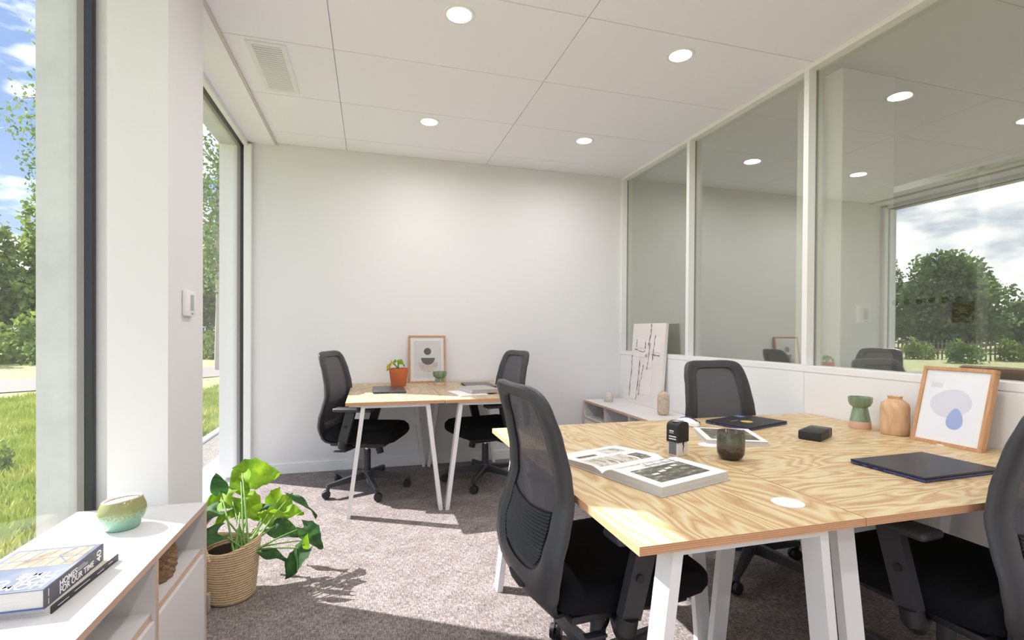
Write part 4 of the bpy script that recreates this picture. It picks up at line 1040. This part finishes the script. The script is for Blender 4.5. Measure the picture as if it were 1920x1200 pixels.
# forest edge seen through the two windows (directions roughly -31 to -12 degrees)
TL = ['leafy tree at the woodland edge seen through the left windows']
for i, (ang, D, h, w, m, s, where) in enumerate([(-31.2, 33, 6.7, 3.4, LEAF_T, .17, 'leftmost, at the very edge of the near window'), (-27.4, 34, 7.3, 3.9, LEAF_T, .17, 'standing just left of the concrete reveal'), (-23.0, 35, 7.4, 3.9, LEAF_D, .17, 'hidden behind the concrete reveal'),
                                       (-18.6, 35, 8.3, 4.2, LEAF_D, .18, 'hidden behind the window column'), (-14.2, 34, 8.6, 4.0, LEAF_T, .18, 'bright green one right behind the tall birch'), (-9.6, 35, 9, 4.6, LEAF_D, .18, 'hidden by the far window jamb'), (-35.8, 33, 7, 4.3, LEAF_D, .18, 'outside the picture to the left')]):
    a = math.radians(ang)
    tree('woodland_tree', D*math.sin(a), D*math.cos(a), h, w, 'woodland edge tree, '+where, m, 7000, s*.85, i+3, .2, .04, 9, 'trees along the woodland edge')
a = math.radians(-14.7); tree('birch_tree', 19*math.sin(a), 19*math.cos(a), 8.3, 2.9, 'tall birch with an open crown seen through the far left window', LEAF_B, 3600, .07, 31, .13, .40, 10, bark=pm('birch_bark', (176, 170, 158), .9))
def birch_spray():
    # branch of a birch that hangs into view beside the concrete reveal
    a = math.radians(-28.7); x, y = 12*math.sin(a), 12*math.cos(a); r = empty('weeping_birch', (x+1.0, y+.7, -.15), 0, 'slender birch whose hanging sprays show beside the concrete reveal', 'tree')
    rnd = np.random.RandomState(4); dx, dy = -1.0, -.7
    blobs = [(dx+.10, dy, 5.3, .30, .3, .42), (dx-.04, dy, 4.9, .30, .3, .36), (dx+.12, dy, 4.5, .24, .3, .45), (dx+.18, dy, 4.0, .15, .2, .42), (dx+.20, dy, 3.6, .10, .15, .25), (0, 0, 6.2, 1.0, 1.0, 1.3), (.3, .2, 5.0, .7, .8, 1.0)]
    V, Fc = foliage_mesh(blobs, 4200, .038, rnd)
    me = bpy.data.meshes.new('foliage'); me.from_pydata(V, [], Fc); me.materials.append(LEAF_B)
    o = bpy.data.objects.new('foliage', me); COL.objects.link(o); o.parent = r
    b = MB(); b.tube([(0, 0, 0), (.03, .02, 2.5), (-.03, 0, 4.6), (0, 0, 6.8)], [.09, .07, .05, .02], 10)
    for k, t in enumerate(((dx, dy, 5.3), (dx+.1, dy, 4.6), (dx+.2, dy, 4.0))): b.tube([(0, 0, 4.9+.3*k), (dx*.5, dy*.5, 5.6), t], [.03, .018, .006], 6)
    b.build('trunk', BARK, r)
birch_spray()
# big round tree, hedge and fence that mirror in the partition
a = math.radians(57.3); tree('round_tree', 4.9-60*math.sin(a), 60*math.cos(a), 8.4, 8.0, 'large round-headed tree mirrored in the glass partition', LEAF_D, 26000, .2, 2, .3, .02, 8)
a = math.radians(53.3); tree('conifer', 4.9-62*math.sin(a), 62*math.cos(a), 9.2, 2.6, 'ragged dark tree beside the round tree, mirrored in the glass partition', LEAF_D, 2600, .17, 5, .2, .2, 8)
for i, (ang, D, h, w, where) in enumerate([(49.2, 64, 7, 5, 'behind the office column'), (62.2, 66, 4.6, 4.6, 'first one right of the round tree'), (66.6, 66, 5.0, 4.8, 'second one right of the round tree'), (71, 66, 5.0, 4.8, 'third one right of the round tree'), (76, 66, 6, 5, 'outside the picture at right')]):
    a = math.radians(ang); tree('hedgerow_tree', 4.9-D*math.sin(a), D*math.cos(a), h, w, 'distant hedgerow tree mirrored in the partition, '+where, LEAF_D, 5000, .2, i+40, .2, .02, 6, 'distant hedgerow trees')
def wild(x, y, s, seed, label, grp, fl=False):
    rnd = np.random.RandomState(seed); V, Fc = foliage_mesh([(0, 0, .25*s, .5*s, .5*s, .35*s), (.25*s, .1*s, .45*s, .25*s, .25*s, .3*s)], 900, .05*s, rnd)
    me = bpy.data.meshes.new('meadow_shrub'); me.from_pydata(V, [], Fc); me.materials.append(LEAF_T if not fl else LEAF_B)
    o = bpy.data.objects.new('meadow_shrub', me); COL.objects.link(o); o.location = (x, y, -.15); tag(o, label, 'shrub', grp)
rs = random.Random(8)
for i, (ang, D, sc, lab) in enumerate([(-32.5, 25, 2.2, 'green shrub at the woodland foot, leftmost in the near window'), (-29.3, 27, 2.6, 'rounded green shrub at the woodland foot left of the reveal'), (-26.6, 25, 1.8, 'small flowering shrub before the trees beside the concrete reveal'),
        (-16.4, 27, 1.9, 'low shrub before the trees at the left of the far window'), (-14.6, 26, 1.4, 'low flowering tuft under the birch in the far window'), (-12.8, 27, 1.9, 'low shrub before the trees at the right of the far window')]):
    a = math.radians(ang); wild(D*math.sin(a), D*math.cos(a), sc, i+60, lab, None, i % 3 == 2)
for i, (ang, D, lab) in enumerate([(52.5, 30, 'meadow tuft beside the column, mirrored in the partition glass'), (55.5, 34, 'meadow tuft under the left of the mirrored round tree'), (58.5, 31, 'meadow tuft under the right of the mirrored round tree'),
        (61.5, 35, 'meadow tuft right of the mirrored round tree'), (65, 32, 'meadow tuft at the right edge of the mirrored view')]):
    a = math.radians(ang); wild(4.9-D*math.sin(a), D*math.cos(a), 1.5, i+90, lab, None, i % 2 == 0)
wild(-3.35, 5.55, .42, 201, 'leafy green weed growing in the meadow outside the left window', None)
def fence():
    r = empty('paling_fence', (-24.5, 18.6, -.15), math.radians(57), 'grey wooden paling fence across the meadow, mirrored in the partition', 'fence')
    W_ = pm('weathered_pale', (120, 112, 100), .9)
    b = MB(); b.box(-.035, .035, -.01, .01, 0, 1.0, bev=.004); p0 = b.build('paling', W_, r, smooth=False, loc=(-8, 0, 0))
    for k in range(1, 96):
        p = p0.copy(); COL.objects.link(p); p.parent = r; p.location = (-8+k*.168, 0, .03*math.sin(k*1.7))
    for z in (.3, .8):
        b = MB(); b.box(-8.1, 8.1, .012, .05, z, z+.06); b.build('rail', W_, r, smooth=False)
fence()
